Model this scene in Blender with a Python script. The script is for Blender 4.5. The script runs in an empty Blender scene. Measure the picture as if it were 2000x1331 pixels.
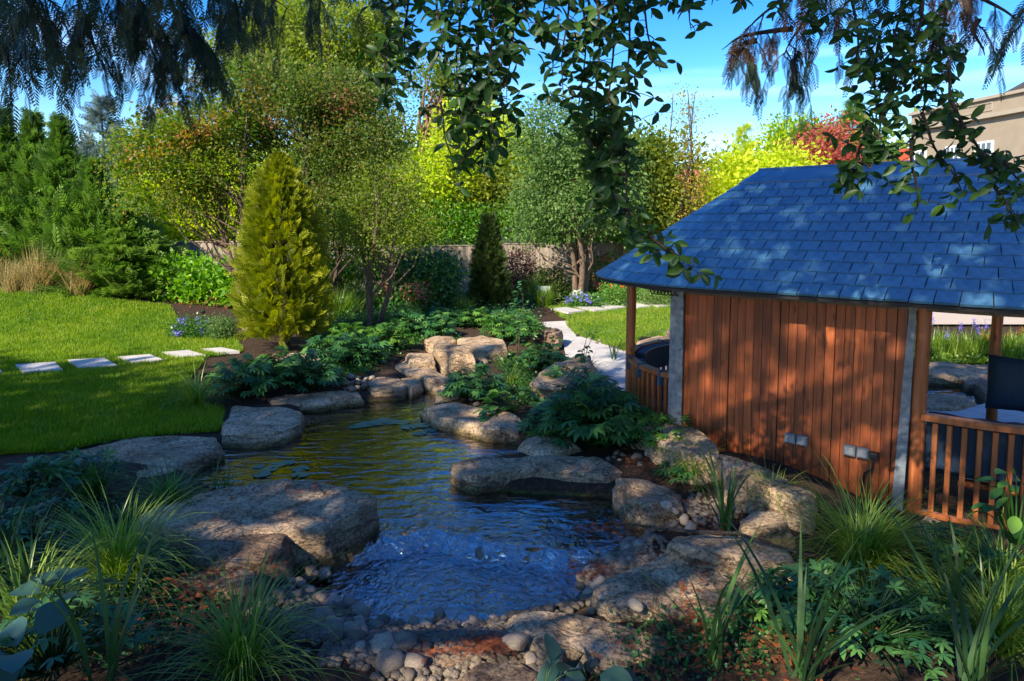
import bpy, math, random
import numpy as np
from mathutils import Vector, Matrix, noise
random.seed(7); np.random.seed(7)
R = math.radians
SC = bpy.context.scene
COL = SC.collection
# ------------------------------------------------------------------ camera
CAMZ = 2.45; F = 1333.0; PPX = 1000.0; PPY = 554.0; PITCH = math.atan(119 / F)
cam_d = bpy.data.cameras.new('camera'); cam = bpy.data.objects.new('camera', cam_d); COL.objects.link(cam)
cam.location = (0, 0, CAMZ); cam.rotation_euler = (R(90) - PITCH, 0, 0)
cam_d.sensor_width = 36; cam_d.lens = 36 * F / 2000; cam_d.shift_y = -(665.5 - PPY) / 2000
cam_d.clip_start = 0.05; cam_d.clip_end = 2000
SC.camera = cam
# ------------------------------------------------------------------ sky, sun, exposure
TOSUN = Vector((-0.47, -0.70, 0.60)).normalized()
w = bpy.data.worlds.new('World'); SC.world = w; w.use_nodes = True
nt = w.node_tree; nt.nodes.clear()
sky = nt.nodes.new('ShaderNodeTexSky'); sky.sky_type = 'NISHITA'; sky.sun_disc = False
sky.sun_elevation = math.asin(TOSUN.z); sky.sun_rotation = math.atan2(TOSUN.x, TOSUN.y)
sky.air_density = 1.0; sky.dust_density = 0.7; sky.ozone_density = 1.2
hs = nt.nodes.new('ShaderNodeHueSaturation'); hs.inputs['Saturation'].default_value = 1.30; hs.inputs['Hue'].default_value = .496
hs.inputs['Value'].default_value = 1.0
tc = nt.nodes.new('ShaderNodeTexCoord'); mp = nt.nodes.new('ShaderNodeMapping'); mp.inputs['Scale'].default_value = (1.2, 1.2, 14)
nz = nt.nodes.new('ShaderNodeTexNoise'); nz.inputs['Scale'].default_value = 1.6; nz.inputs['Detail'].default_value = 5
rp = nt.nodes.new('ShaderNodeValToRGB'); rp.color_ramp.elements[0].position = 0.54; rp.color_ramp.elements[1].position = 0.85
rp.color_ramp.elements[1].color = (.45, .45, .45, 1)
mx = nt.nodes.new('ShaderNodeMixRGB'); mx.inputs['Color2'].default_value = (5.5, 6.2, 7.0, 1)
bg = nt.nodes.new('ShaderNodeBackground'); bg.inputs['Strength'].default_value = 0.14
wo = nt.nodes.new('ShaderNodeOutputWorld'); L = nt.links.new
L(tc.outputs['Generated'], mp.inputs['Vector']); L(mp.outputs['Vector'], nz.inputs['Vector']); L(nz.outputs['Fac'], rp.inputs['Fac'])
gmm = nt.nodes.new('ShaderNodeGamma'); gmm.inputs['Gamma'].default_value = 1.22
sxz = nt.nodes.new('ShaderNodeSeparateXYZ'); gr = nt.nodes.new('ShaderNodeValToRGB'); gr.color_ramp.elements[0].position = 0.0; gr.color_ramp.elements[0].color = (.92, .84, .84, 1); gr.color_ramp.elements[1].position = .36; gr.color_ramp.elements[1].color = (.24, .50, .76, 1); e_ = gr.color_ramp.elements.new(.14); e_.color = (.58, .64, .76, 1)
L(tc.outputs['Generated'], sxz.inputs[0]); L(sxz.outputs['Z'], gr.inputs['Fac']); scl = nt.nodes.new('ShaderNodeMixRGB'); scl.blend_type = 'MULTIPLY'; scl.inputs['Fac'].default_value = 1; scl.inputs['Color2'].default_value = (.80, .82, .84, 1)
L(sky.outputs['Color'], gmm.inputs['Color']); L(gmm.outputs['Color'], scl.inputs['Color1']); L(scl.outputs['Color'], hs.inputs['Color']); gx_ = nt.nodes.new('ShaderNodeMixRGB'); gx_.blend_type = 'MULTIPLY'; gx_.inputs['Fac'].default_value = 1; L(hs.outputs['Color'], gx_.inputs['Color1']); L(gr.outputs['Color'], gx_.inputs['Color2']); L(gx_.outputs['Color'], mx.inputs['Color1']); L(rp.outputs['Color'], mx.inputs['Fac'])
L(mx.outputs['Color'], bg.inputs['Color']); L(bg.outputs['Background'], wo.inputs['Surface'])
sd = bpy.data.lights.new('sun', 'SUN'); sun = bpy.data.objects.new('sun', sd); COL.objects.link(sun)
sd.energy = 5.0; sd.angle = R(0.55); sd.color = (1.0, 0.87, 0.68)
sun.rotation_euler = TOSUN.to_track_quat('Z', 'Y').to_euler()
SC.view_settings.view_transform = 'Standard'; SC.view_settings.look = 'None'
SC.view_settings.exposure = 1.2; SC.view_settings.gamma = 1.0
SC.view_settings.use_curve_mapping = False
SC.cycles.max_bounces = 7; SC.cycles.diffuse_bounces = 3; SC.cycles.glossy_bounces = 3; SC.cycles.transmission_bounces = 4
SC.cycles.transparent_max_bounces = 8; SC.cycles.caustics_reflective = False; SC.cycles.caustics_refractive = False

# ------------------------------------------------------------------ pixel <-> world
def ray(px, py):
    a = (px - PPX) / F; b = (PPY - py) / F
    c, s = math.cos(PITCH), math.sin(PITCH)
    return Vector((a, c + b * s, -s + b * c))
def G(px, py, z=0.0):
    d = ray(px, py); t = (z - CAMZ) / d.z
    return Vector((d.x * t, d.y * t, z))
def P(px, py, Y):
    d = ray(px, py); t = Y / d.y
    return Vector((d.x * t, Y, CAMZ + d.z * t))

# ------------------------------------------------------------------ object helpers
def tag(o, label=None, cat=None, group=None, kind=None):
    if label: o['label'] = label
    if cat: o['category'] = cat
    if group: o['group'] = group
    if kind: o['kind'] = kind
    return o
def link(name, me, mat=None, parent=None, smooth=False):
    o = bpy.data.objects.new(name, me); COL.objects.link(o)
    if mat is not None and len(me.materials) == 0: me.materials.append(mat)
    if parent is not None: o.parent = parent
    if smooth: me.polygons.foreach_set('use_smooth', np.ones(len(me.polygons), dtype=bool))
    return o
def empty(name, loc=(0, 0, 0), rz=0.0):
    o = bpy.data.objects.new(name, None); COL.objects.link(o); o.location = loc; o.rotation_euler = (0, 0, rz)
    o.empty_display_size = .1
    return o
def np_mesh(name, V, Fc, tint=None):
    """V (n,3), Fc (m,k) uniform faces"""
    V = np.asarray(V, dtype=np.float32); Fc = np.asarray(Fc, dtype=np.int32)
    me = bpy.data.meshes.new(name); k = Fc.shape[1]
    me.vertices.add(len(V)); me.vertices.foreach_set('co', V.ravel())
    me.loops.add(Fc.size); me.loops.foreach_set('vertex_index', Fc.ravel())
    me.polygons.add(len(Fc)); me.polygons.foreach_set('loop_start', np.arange(0, Fc.size, k, dtype=np.int32))
    me.update(calc_edges=True)
    if tint is not None:
        a = me.attributes.new('tint', 'FLOAT', 'POINT'); a.data.foreach_set('value', np.asarray(tint, dtype=np.float32))
    return me
def inst(name, tv, tf, M, T, tint=None):
    """merge N transformed copies of a template into one mesh. M (N,3,3) columns are axes"""
    tv = np.asarray(tv, float); tf = np.asarray(tf, int); N = len(T); nv = len(tv)
    V = np.einsum('nij,vj->nvi', M, tv) + np.asarray(T)[:, None, :]
    Fc = tf[None] + (np.arange(N) * nv)[:, None, None]
    t = None if tint is None else np.repeat(tint, nv)
    return np_mesh(name, V.reshape(-1, 3), Fc.reshape(-1, tf.shape[1]), t)
def norm(a): return a / (np.linalg.norm(a, axis=-1, keepdims=True) + 1e-9)
def frames(D, S, U=None, sx=None):
    """leaf frames: Y axis along D, normal near U (random when None)"""
    D = norm(np.asarray(D, float)); N = len(D)
    if U is None: U = np.random.normal(size=(N, 3))
    X = norm(np.cross(D, U)); Z = np.cross(X, D)
    S = np.broadcast_to(np.asarray(S, float), (N,)); sx = S if sx is None else np.broadcast_to(np.asarray(sx, float), (N,))
    return np.stack([X * sx[:, None], D * S[:, None], Z * S[:, None]], axis=2)
def bm_tube(V, Fc, pts, rad, n=6):
    pts = [Vector(p) for p in pts]; b0 = len(V); prev = None
    for i, p in enumerate(pts):
        d = (pts[min(i + 1, len(pts) - 1)] - pts[max(i - 1, 0)]).normalized()
        if prev is None: x = d.orthogonal().normalized()
        else: x = (prev - d * prev.dot(d)).normalized()
        prev = x; y = d.cross(x)
        r = rad[i] if hasattr(rad, '__len__') else rad
        for k in range(n):
            a = 2 * math.pi * k / n
            q = p + (x * math.cos(a) + y * math.sin(a)) * r
            V.append((q.x, q.y, q.z))
    for i in range(len(pts) - 1):
        for k in range(n):
            a = b0 + i * n + k; b = b0 + i * n + (k + 1) % n
            Fc.append((a, b, b + n, a + n))
def tubes(name, paths, mat, parent=None, n=6):
    V, Fc = [], []
    for pts, rad in paths: bm_tube(V, Fc, pts, rad, n)
    me = np_mesh(name, V, Fc); return link(name, me, mat, parent, True)
def py_mesh(name, V, Fc):
    me = bpy.data.meshes.new(name); me.from_pydata([tuple(v) for v in V], [], Fc); me.update(); return me
def box_vf(V, Fc, lo, hi, M=None):
    b = len(V)
    for x in (lo[0], hi[0]):
        for y in (lo[1], hi[1]):
            for z in (lo[2], hi[2]):
                v = Vector((x, y, z)); v = M @ v if M is not None else v
                V.append(v[:])
    Fc += [(b, b + 1, b + 3, b + 2), (b + 4, b + 6, b + 7, b + 5), (b, b + 4, b + 5, b + 1), (b + 2, b + 3, b + 7, b + 6),
           (b, b + 2, b + 6, b + 4), (b + 1, b + 5, b + 7, b + 3)]
def bevel(me, w, seg=2):
    import bmesh
    bm = bmesh.new(); bm.from_mesh(me)
    bmesh.ops.bevel(bm, geom=list(bm.edges), offset=w, segments=seg, affect='EDGES', profile=.6)
    bm.to_mesh(me); bm.free(); return me
def box(name, lo, hi, mat, parent=None, bev=0):
    V, Fc = [], []; box_vf(V, Fc, lo, hi); me = py_mesh(name, V, Fc)
    if bev: bevel(me, bev)
    return link(name, me, mat, parent)

# ------------------------------------------------------------------ materials
def mat(name):
    m = bpy.data.materials.new(name); m.use_nodes = True; n = m.node_tree; n.nodes.clear()
    out = n.nodes.new('ShaderNodeOutputMaterial'); return m, n, out
def nd(n, t, **kw):
    x = n.nodes.new(t)
    for k, v in kw.items():
        if k in x.inputs.keys(): x.inputs[k].default_value = v
        else: setattr(x, k, v)
    return x
def ramp(n, stops, fac=None):
    r = n.nodes.new('ShaderNodeValToRGB'); e = r.color_ramp.elements
    while len(e) < len(stops): e.new(0.5)
    for i, (p, c) in enumerate(stops): e[i].position = p; e[i].color = (*c, 1) if len(c) == 3 else c
    if fac is not None: n.links.new(fac, r.inputs['Fac'])
    return r
def simple(name, col, rough=.6, metal=0, spec=.5, noise_s=30, var=.25, bump=.0, emis=None, obj=False, stretch=None):
    m, n, out = mat(name); l = n.links.new
    b = nd(n, 'ShaderNodeBsdfPrincipled', Roughness=rough, Metallic=metal); b.inputs['Specular IOR Level'].default_value = spec
    t = nd(n, 'ShaderNodeTexCoord'); ns = nd(n, 'ShaderNodeTexNoise', Scale=noise_s, Detail=6.0)
    src = t.outputs['Object']
    if stretch:
        mp = nd(n, 'ShaderNodeMapping'); mp.inputs['Scale'].default_value = stretch; l(src, mp.inputs['Vector']); src = mp.outputs['Vector']
    l(src, ns.inputs['Vector'])
    a = tuple(c * (1 - var) for c in col); c2 = tuple(min(1, c * (1 + var)) for c in col)
    r = ramp(n, [(.3, a), (.7, c2)], ns.outputs['Fac']); cc = r.outputs['Color']
    if obj:
        oi = nd(n, 'ShaderNodeObjectInfo'); h = nd(n, 'ShaderNodeHueSaturation'); mr = nd(n, 'ShaderNodeMapRange')
        mr.inputs['To Min'].default_value = 1 - obj; mr.inputs['To Max'].default_value = 1 + obj
        l(oi.outputs['Random'], mr.inputs['Value']); l(mr.outputs['Result'], h.inputs['Value']); l(cc, h.inputs['Color']); cc = h.outputs['Color']
    l(cc, b.inputs['Base Color'])
    if bump:
        bp = nd(n, 'ShaderNodeBump', Strength=bump, Distance=.02); l(ns.outputs['Fac'], bp.inputs['Height']); l(bp.outputs['Normal'], b.inputs['Normal'])
    l(b.outputs['BSDF'], out.inputs['Surface'])
    return m
def foliage(name, cols, trans=.45, rough=.5, gloss=.35, tcol=None):
    """cols: 3-4 colours picked by each leaf's own tint"""
    m, n, out = mat(name); l = n.links.new
    at = nd(n, 'ShaderNodeAttribute', attribute_name='tint'); oi = nd(n, 'ShaderNodeObjectInfo')
    k = nd(n, 'ShaderNodeMath', operation='MULTIPLY_ADD'); l(oi.outputs['Random'], k.inputs[0]); k.inputs[1].default_value = .25; l(at.outputs['Fac'], k.inputs[2])
    r = ramp(n, [(i / (len(cols) - 1), c) for i, c in enumerate(cols)], k.outputs[0])
    b = nd(n, 'ShaderNodeBsdfPrincipled', Roughness=rough); b.inputs['Specular IOR Level'].default_value = gloss
    t = nd(n, 'ShaderNodeBsdfTranslucent'); h = nd(n, 'ShaderNodeHueSaturation', Saturation=1.1, Value=1.5 if tcol is None else tcol)
    l(r.outputs['Color'], b.inputs['Base Color']); l(r.outputs['Color'], h.inputs['Color']); l(h.outputs['Color'], t.inputs['Color'])
    mx = nd(n, 'ShaderNodeMixShader'); mx.inputs['Fac'].default_value = trans
    l(b.outputs['BSDF'], mx.inputs[1]); l(t.outputs['BSDF'], mx.inputs[2]); l(mx.outputs['Shader'], out.inputs['Surface'])
    return m
def stone(name, c1, c2, c3, scale=1.0, bump=.5, obj=.15, wet_line=True):
    m, n, out = mat(name); l = n.links.new
    t = nd(n, 'ShaderNodeTexCoord'); oi = nd(n, 'ShaderNodeObjectInfo')
    ad = nd(n, 'ShaderNodeVectorMath', operation='ADD'); l(t.outputs['Object'], ad.inputs[0]); l(oi.outputs['Location'], ad.inputs[1])
    big = nd(n, 'ShaderNodeTexNoise', Scale=3.2 * scale, Detail=8.0, Roughness=.65); fine = nd(n, 'ShaderNodeTexNoise', Scale=38 * scale, Detail=8.0, Roughness=.75)
    spk = nd(n, 'ShaderNodeTexVoronoi', Scale=120 * scale)
    for x in (big, fine, spk): l(ad.outputs[0], x.inputs['Vector'])
    r = ramp(n, [(.28, c1), (.5, c2), (.72, c3)], big.outputs['Fac'])
    r2 = ramp(n, [(.38, (.22, .19, .17)), (.50, (.95, .95, .95)), (.64, (1.55, 1.5, 1.4))], fine.outputs['Fac'])
    mm = nd(n, 'ShaderNodeMixRGB', blend_type='MULTIPLY'); mm.inputs['Fac'].default_value = .85
    l(r.outputs['Color'], mm.inputs['Color1']); l(r2.outputs['Color'], mm.inputs['Color2'])
    h = nd(n, 'ShaderNodeHueSaturation'); mr = nd(n, 'ShaderNodeMapRange'); mr.inputs['To Min'].default_value = 1 - obj; mr.inputs['To Max'].default_value = 1 + obj
    l(oi.outputs['Random'], mr.inputs['Value']); l(mr.outputs['Result'], h.inputs['Value']); l(mm.outputs['Color'], h.inputs['Color'])
    b = nd(n, 'ShaderNodeBsdfPrincipled', Roughness=.72); b.inputs['Specular IOR Level'].default_value = .35
    cm = nd(n, 'ShaderNodeMapping'); cm.inputs['Scale'].default_value = (1.6 * scale, 1.6 * scale, 5.0 * scale); l(ad.outputs[0], cm.inputs['Vector'])
    cn = nd(n, 'ShaderNodeTexNoise', Scale=1.6, Detail=6.0, Roughness=.6, Distortion=.8); l(cm.outputs['Vector'], cn.inputs['Vector'])
    cr = ramp(n, [(.475, (1, 1, 1)), (.497, (.16, .12, .09)), (.503, (.16, .12, .09)), (.53, (1, 1, 1))], cn.outputs['Fac'])
    cx = nd(n, 'ShaderNodeMixRGB', blend_type='MULTIPLY'); cx.inputs['Fac'].default_value = .6; l(h.outputs['Color'], cx.inputs['Color1']); l(cr.outputs['Color'], cx.inputs['Color2']); h = cx
    gpos = nd(n, 'ShaderNodeNewGeometry'); sz = nd(n, 'ShaderNodeSeparateXYZ'); l(gpos.outputs['Position'], sz.inputs[0])
    za = nd(n, 'ShaderNodeMath', operation='MULTIPLY_ADD'); l(big.outputs['Fac'], za.inputs[0]); za.inputs[1].default_value = -.10; l(sz.outputs['Z'], za.inputs[2])
    wet = ramp(n, [(.0, (.30, .30, .18)), (.45, (.45, .44, .30)), (1, (1, 1, 1))]); wm = nd(n, 'ShaderNodeMapRange'); wm.inputs['From Min'].default_value = -.06; wm.inputs['From Max'].default_value = .035
    l(za.outputs[0], wm.inputs['Value']); l(wm.outputs['Result'], wet.inputs['Fac']); w2 = nd(n, 'ShaderNodeMixRGB', blend_type='MULTIPLY'); w2.inputs['Fac'].default_value = 1 if wet_line else 0
    l(h.outputs['Color'], w2.inputs['Color1']); l(wet.outputs['Color'], w2.inputs['Color2']); l(w2.outputs['Color'], b.inputs['Base Color'])
    s0 = nd(n, 'ShaderNodeMath', operation='MULTIPLY_ADD'); l(big.outputs['Fac'], s0.inputs[0]); s0.inputs[1].default_value = 1.6; l(fine.outputs['Fac'], s0.inputs[2])
    s = nd(n, 'ShaderNodeMath', operation='MULTIPLY_ADD'); l(cr.outputs['Color'], s.inputs[0]); s.inputs[1].default_value = .35; l(s0.outputs[0], s.inputs[2])
    bp = nd(n, 'ShaderNodeBump', Strength=bump, Distance=.045); l(s.outputs[0], bp.inputs['Height']); l(bp.outputs['Normal'], b.inputs['Normal'])
    l(b.outputs['BSDF'], out.inputs['Surface']); return m
def wood(name, c1, c2, scale=1.0, obj=.25, rough=.5):
    m, n, out = mat(name); l = n.links.new
    t = nd(n, 'ShaderNodeTexCoord'); oi = nd(n, 'ShaderNodeObjectInfo')
    mp = nd(n, 'ShaderNodeMapping'); mp.inputs['Scale'].default_value = (28 * scale, 28 * scale, 1.6 * scale)
    ad = nd(n, 'ShaderNodeVectorMath', operation='MULTIPLY_ADD'); l(oi.outputs['Random'], ad.inputs[0]); ad.inputs[1].default_value = (37, 17, 29); l(t.outputs['Object'], ad.inputs[2])
    l(ad.outputs[0], mp.inputs['Vector'])
    ns = nd(n, 'ShaderNodeTexNoise', Scale=1.0, Detail=7.0, Distortion=.6); l(mp.outputs['Vector'], ns.inputs['Vector'])
    mk = nd(n, 'ShaderNodeMapping'); mk.inputs['Scale'].default_value = (9, 9, 3.5); l(ad.outputs[0], mk.inputs['Vector'])
    kn = nd(n, 'ShaderNodeTexVoronoi', Scale=1.0); l(mk.outputs['Vector'], kn.inputs['Vector'])
    r = ramp(n, [(.3, c1), (.68, c2)], ns.outputs['Fac'])
    kr = ramp(n, [(.06, (.22, .15, .12)), (.2, (1, 1, 1))], kn.outputs['Distance'])
    mm = nd(n, 'ShaderNodeMixRGB', blend_type='MULTIPLY'); mm.inputs['Fac'].default_value = .85
    l(r.outputs['Color'], mm.inputs['Color1']); l(kr.outputs['Color'], mm.inputs['Color2'])
    h = nd(n, 'ShaderNodeHueSaturation'); mr = nd(n, 'ShaderNodeMapRange'); mr.inputs['To Min'].default_value = 1 - obj; mr.inputs['To Max'].default_value = 1 + obj
    l(oi.outputs['Random'], mr.inputs['Value']); l(mr.outputs['Result'], h.inputs['Value']); l(mm.outputs['Color'], h.inputs['Color'])
    b = nd(n, 'ShaderNodeBsdfPrincipled', Roughness=rough); l(h.outputs['Color'], b.inputs['Base Color'])
    bp = nd(n, 'ShaderNodeBump', Strength=.25, Distance=.004); l(ns.outputs['Fac'], bp.inputs['Height']); l(bp.outputs['Normal'], b.inputs['Normal'])
    l(b.outputs['BSDF'], out.inputs['Surface']); return m

M_rock = stone('granite', (.28, .18, .10), (.56, .40, .25), (.78, .61, .42), 1.0, 1.0)
M_rock2 = stone('brown_rock', (.13, .075, .045), (.29, .19, .12), (.46, .35, .25), 1.0, 1.0)
M_peb = stone('pebble_stone', (.16, .12, .09), (.27, .22, .17), (.40, .33, .26), 3.0, .12, .6, False)
M_wetpeb = stone('wet_pebble', (.10, .08, .06), (.16, .13, .10), (.24, .20, .15), 3.0, .15, .5, False)
M_bark = stone('bark', (.05, .035, .025), (.11, .08, .06), (.17, .13, .10), 5.0, .8, .2)
M_palebark = stone('pale_bark', (.08, .05, .035), (.17, .12, .085), (.27, .20, .15), 5.0, .5, .2)
M_pinebark = stone('pink_pine_bark', (.20, .11, .07), (.36, .22, .15), (.45, .32, .24), 4.0, .5, .2)
M_plank = wood('stained_cedar', (.13, .028, .008), (.34, .085, .020), obj=.36)
M_post = wood('varnished_post', (.18, .048, .015), (.36, .12, .04), obj=.15, rough=.35)
M_fence = wood('weathered_fence', (.15, .12, .095), (.30, .25, .20), obj=.25, rough=.8)
M_galv = simple('galvanised_strip', (.16, .19, .22), .55, .35, .5, 18, .35, .1)
M_slate = simple('blue_slate', (.055, .160, .270), .45, 0, .6, 26, .22, .22, obj=.09)
M_cap = simple('ridge_sheet', (.045, .15, .28), .35, 0, .6, 5, .15)
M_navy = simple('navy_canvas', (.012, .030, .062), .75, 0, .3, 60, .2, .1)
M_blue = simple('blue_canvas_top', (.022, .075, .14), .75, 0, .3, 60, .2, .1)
M_pipe = simple('white_piping', (.5, .5, .48), .6)
M_plastic = simple('grey_socket_plastic', (.12, .13, .14), .4, 0, .5, 9, .08)
M_clear = simple('pale_socket_lid', (.22, .24, .26), .25, 0, .6, 9, .06)
M_black = simple('black_rubber', (.012, .012, .013), .5)
M_red = simple('red_lamp', (.7, .02, .02), .4)
M_soil = stone('mulch', (.035, .02, .013), (.075, .045, .03), (.13, .085, .06), 5.0, 1.2, 0)
M_slab = simple('paving_stone', (.44, .42, .40), .8, 0, .25, 6, .12, .1, obj=.08)
M_grassb = foliage('lawn_blades', [(.05, .12, .007), (.11, .22, .010), (.20, .30, .016), (.30, .33, .05)], .45, .5, .3)
M_dryg = foliage('dry_grass', [(.20, .15, .05), (.32, .25, .10), (.42, .34, .16)], .4)
M_sedge = foliage('sedge', [(.035, .085, .012), (.10, .20, .02), (.22, .34, .04), (.30, .40, .08)], .45, .35, .6)
M_iris = foliage('iris_blade', [(.010, .032, .014), (.02, .06, .018), (.05, .12, .025)], .25, .5, .35)
M_helle = foliage('hellebore_leaf', [(.012, .055, .022), (.022, .095, .036), (.045, .15, .04), (.09, .22, .05)], .3, .42, .45)
M_helle2 = foliage('mid_green_leaf', [(.015, .055, .012), (.035, .12, .02), (.08, .21, .03), (.15, .30, .04)], .35, .4, .5)
M_berg = foliage('glaucous_leaf', [(.015, .045, .038), (.03, .085, .065), (.06, .14, .10)], .2, .45, .45)
M_yg = foliage('golden_spray', [(.028, .050, .007), (.10, .14, .010), (.26, .30, .016), (.48, .46, .03)], .4)
M_ley = foliage('cypress_spray', [(.022, .052, .014), (.05, .12, .022), (.10, .20, .03), (.17, .27, .05)], .35)
M_blued = foliage('blue_cedar_spray', [(.05, .09, .08), (.10, .15, .14), (.17, .23, .20)], .3)
M_yew = foliage('yew_needles', [(.012, .028, .010), (.03, .06, .014), (.07, .11, .02)], .3)
M_bright = foliage('sunlit_leaf', [(.07, .15, .010), (.20, .35, .014), (.42, .54, .02), (.60, .62, .05)], .55)
M_laurel = foliage('laurel_leaf', [(.025, .08, .01), (.08, .22, .015), (.19, .38, .03), (.32, .48, .06)], .45, .42, .4)
M_maple = foliage('maple_leaf', [(.035, .075, .010), (.07, .15, .014), (.14, .23, .02), (.28, .22, .03), (.45, .15, .06)], .5)
M_dmaple = foliage('bronze_maple_leaf', [(.018, .042, .010), (.036, .082, .012), (.07, .14, .016), (.13, .16, .025), (.26, .10, .05)], .45)
M_oak = foliage('oak_leaf', [(.035, .065, .010), (.09, .14, .016), (.16, .23, .025), (.27, .33, .045)], .5)
M_dense = foliage('grey_green_leaf', [(.035, .08, .025), (.075, .15, .04), (.14, .24, .06), (.22, .32, .09)], .4, .5, .25)
M_autumn = foliage('autumn_leaf', [(.07, .13, .015), (.20, .26, .03), (.42, .36, .04), (.48, .20, .04)], .55)
M_redl = foliage('red_leaf', [(.14, .04, .03), (.30, .07, .05), (.45, .14, .10)], .45)
M_hyd = foliage('hydrangea_head', [(.22, .07, .06), (.38, .14, .11), (.50, .25, .20)], .3)
M_over = foliage('overhead_leaf', [(.014, .045, .012), (.03, .09, .018), (.06, .14, .02)], .4, .45, .35)
M_purpl = foliage('purple_leaf', [(.03, .018, .018), (.07, .03, .03), (.13, .06, .05)], .3)
M_thuja = foliage('thuja_spray', [(.010, .030, .014), (.02, .05, .022), (.035, .07, .028), (.07, .035, .012)], .2, .5, .4)
M_brownsp = foliage('dead_thuja_spray', [(.07, .022, .010), (.18, .05, .018), (.36, .11, .035)], .3)
M_purple = foliage('violet_petal', [(.12, .10, .50), (.20, .16, .70), (.30, .25, .8)], .3)
M_white = foliage('white_petal', [(.6, .6, .6), (.75, .75, .72)], .3)
M_orange = foliage('orange_petal', [(.75, .06, .02), (.85, .18, .03)], .3)
M_lily = foliage('lily_pad', [(.05, .15, .12), (.10, .24, .18), (.18, .26, .12)], .1, .3, .6)
M_wall = simple('cream_render', (.27, .225, .165), .85, 0, .2, 3, .06)
M_trim = simple('cream_trim', (.31, .265, .205), .8, 0, .2, 4, .05)
M_glass = simple('dark_window_glass', (.10, .14, .18), .06, 0, .9, 2, .1)
M_frame = simple('white_window_frame', (.72, .72, .70), .5)
M_dkroof = simple('dark_slate_roof', (.05, .045, .045), .7, 0, .3, 10, .3)
M_redroof = simple('red_tile_roof', (.42, .13, .09), .8, 0, .2, 12, .25)
M_redp = simple('red_chimney_pot', (.45, .08, .03), .7)

def lawn_mat():
    m, n, out = mat('lawn'); l = n.links.new
    t = nd(n, 'ShaderNodeTexCoord'); a = nd(n, 'ShaderNodeTexNoise', Scale=.9, Detail=5.0); f = nd(n, 'ShaderNodeTexNoise', Scale=60.0, Detail=5.0)
    l(t.outputs['Object'], a.inputs['Vector']); l(t.outputs['Object'], f.inputs['Vector'])
    r = ramp(n, [(.3, (.055, .13, .009)), (.55, (.11, .21, .012)), (.75, (.19, .25, .025))], a.outputs['Fac'])
    r2 = ramp(n, [(.3, (.5, .5, .5)), (.7, (1.35, 1.35, 1.35))], f.outputs['Fac'])
    mm = nd(n, 'ShaderNodeMixRGB', blend_type='MULTIPLY'); mm.inputs['Fac'].default_value = 1
    l(r.outputs['Color'], mm.inputs['Color1']); l(r2.outputs['Color'], mm.inputs['Color2'])
    b = nd(n, 'ShaderNodeBsdfPrincipled', Roughness=.8); l(mm.outputs['Color'], b.inputs['Base Color'])
    bp = nd(n, 'ShaderNodeBump', Strength=.9, Distance=.04); l(f.outputs['Fac'], bp.inputs['Height']); l(bp.outputs['Normal'], b.inputs['Normal'])
    l(b.outputs['BSDF'], out.inputs['Surface']); return m
def water_mat():
    m, n, out = mat('pond_water'); l = n.links.new
    t = nd(n, 'ShaderNodeTexCoord'); at = nd(n, 'ShaderNodeAttribute', attribute_name='tint')
    mp = nd(n, 'ShaderNodeMapping'); mp.inputs['Scale'].default_value = (1.0, 2.6, 1); l(t.outputs['Object'], mp.inputs['Vector'])
    a = nd(n, 'ShaderNodeTexNoise', Scale=3.2, Detail=3.0, Distortion=.6); c = nd(n, 'ShaderNodeTexNoise', Scale=9.0, Detail=4.0, Distortion=1.5)
    l(mp.outputs['Vector'], a.inputs['Vector']); l(t.outputs['Object'], c.inputs['Vector'])
    k = nd(n, 'ShaderNodeMath', operation='MULTIPLY'); l(c.outputs['Fac'], k.inputs[0]); l(at.outputs['Fac'], k.inputs[1])
    s = nd(n, 'ShaderNodeMath', operation='ADD'); l(a.outputs['Fac'], s.inputs[0]); l(k.outputs[0], s.inputs[1])
    bp = nd(n, 'ShaderNodeBump', Strength=.5, Distance=.045); l(s.outputs[0], bp.inputs['Height'])
    fr = nd(n, 'ShaderNodeFresnel', IOR=4.6); l(bp.outputs['Normal'], fr.inputs['Normal'])
    gl = nd(n, 'ShaderNodeBsdfGlossy', Roughness=.02); gl.inputs['Color'].default_value = (1, 1, 1, 1); l(bp.outputs['Normal'], gl.inputs['Normal'])
    tr = nd(n, 'ShaderNodeBsdfTransparent'); tr.inputs['Color'].default_value = (.75, .80, .55, 1)
    mx = nd(n, 'ShaderNodeMixShader'); l(fr.outputs['Fac'], mx.inputs['Fac']); l(tr.outputs['BSDF'], mx.inputs[1]); l(gl.outputs['BSDF'], mx.inputs[2])
    l(mx.outputs['Shader'], out.inputs['Surface']); return m
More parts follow.
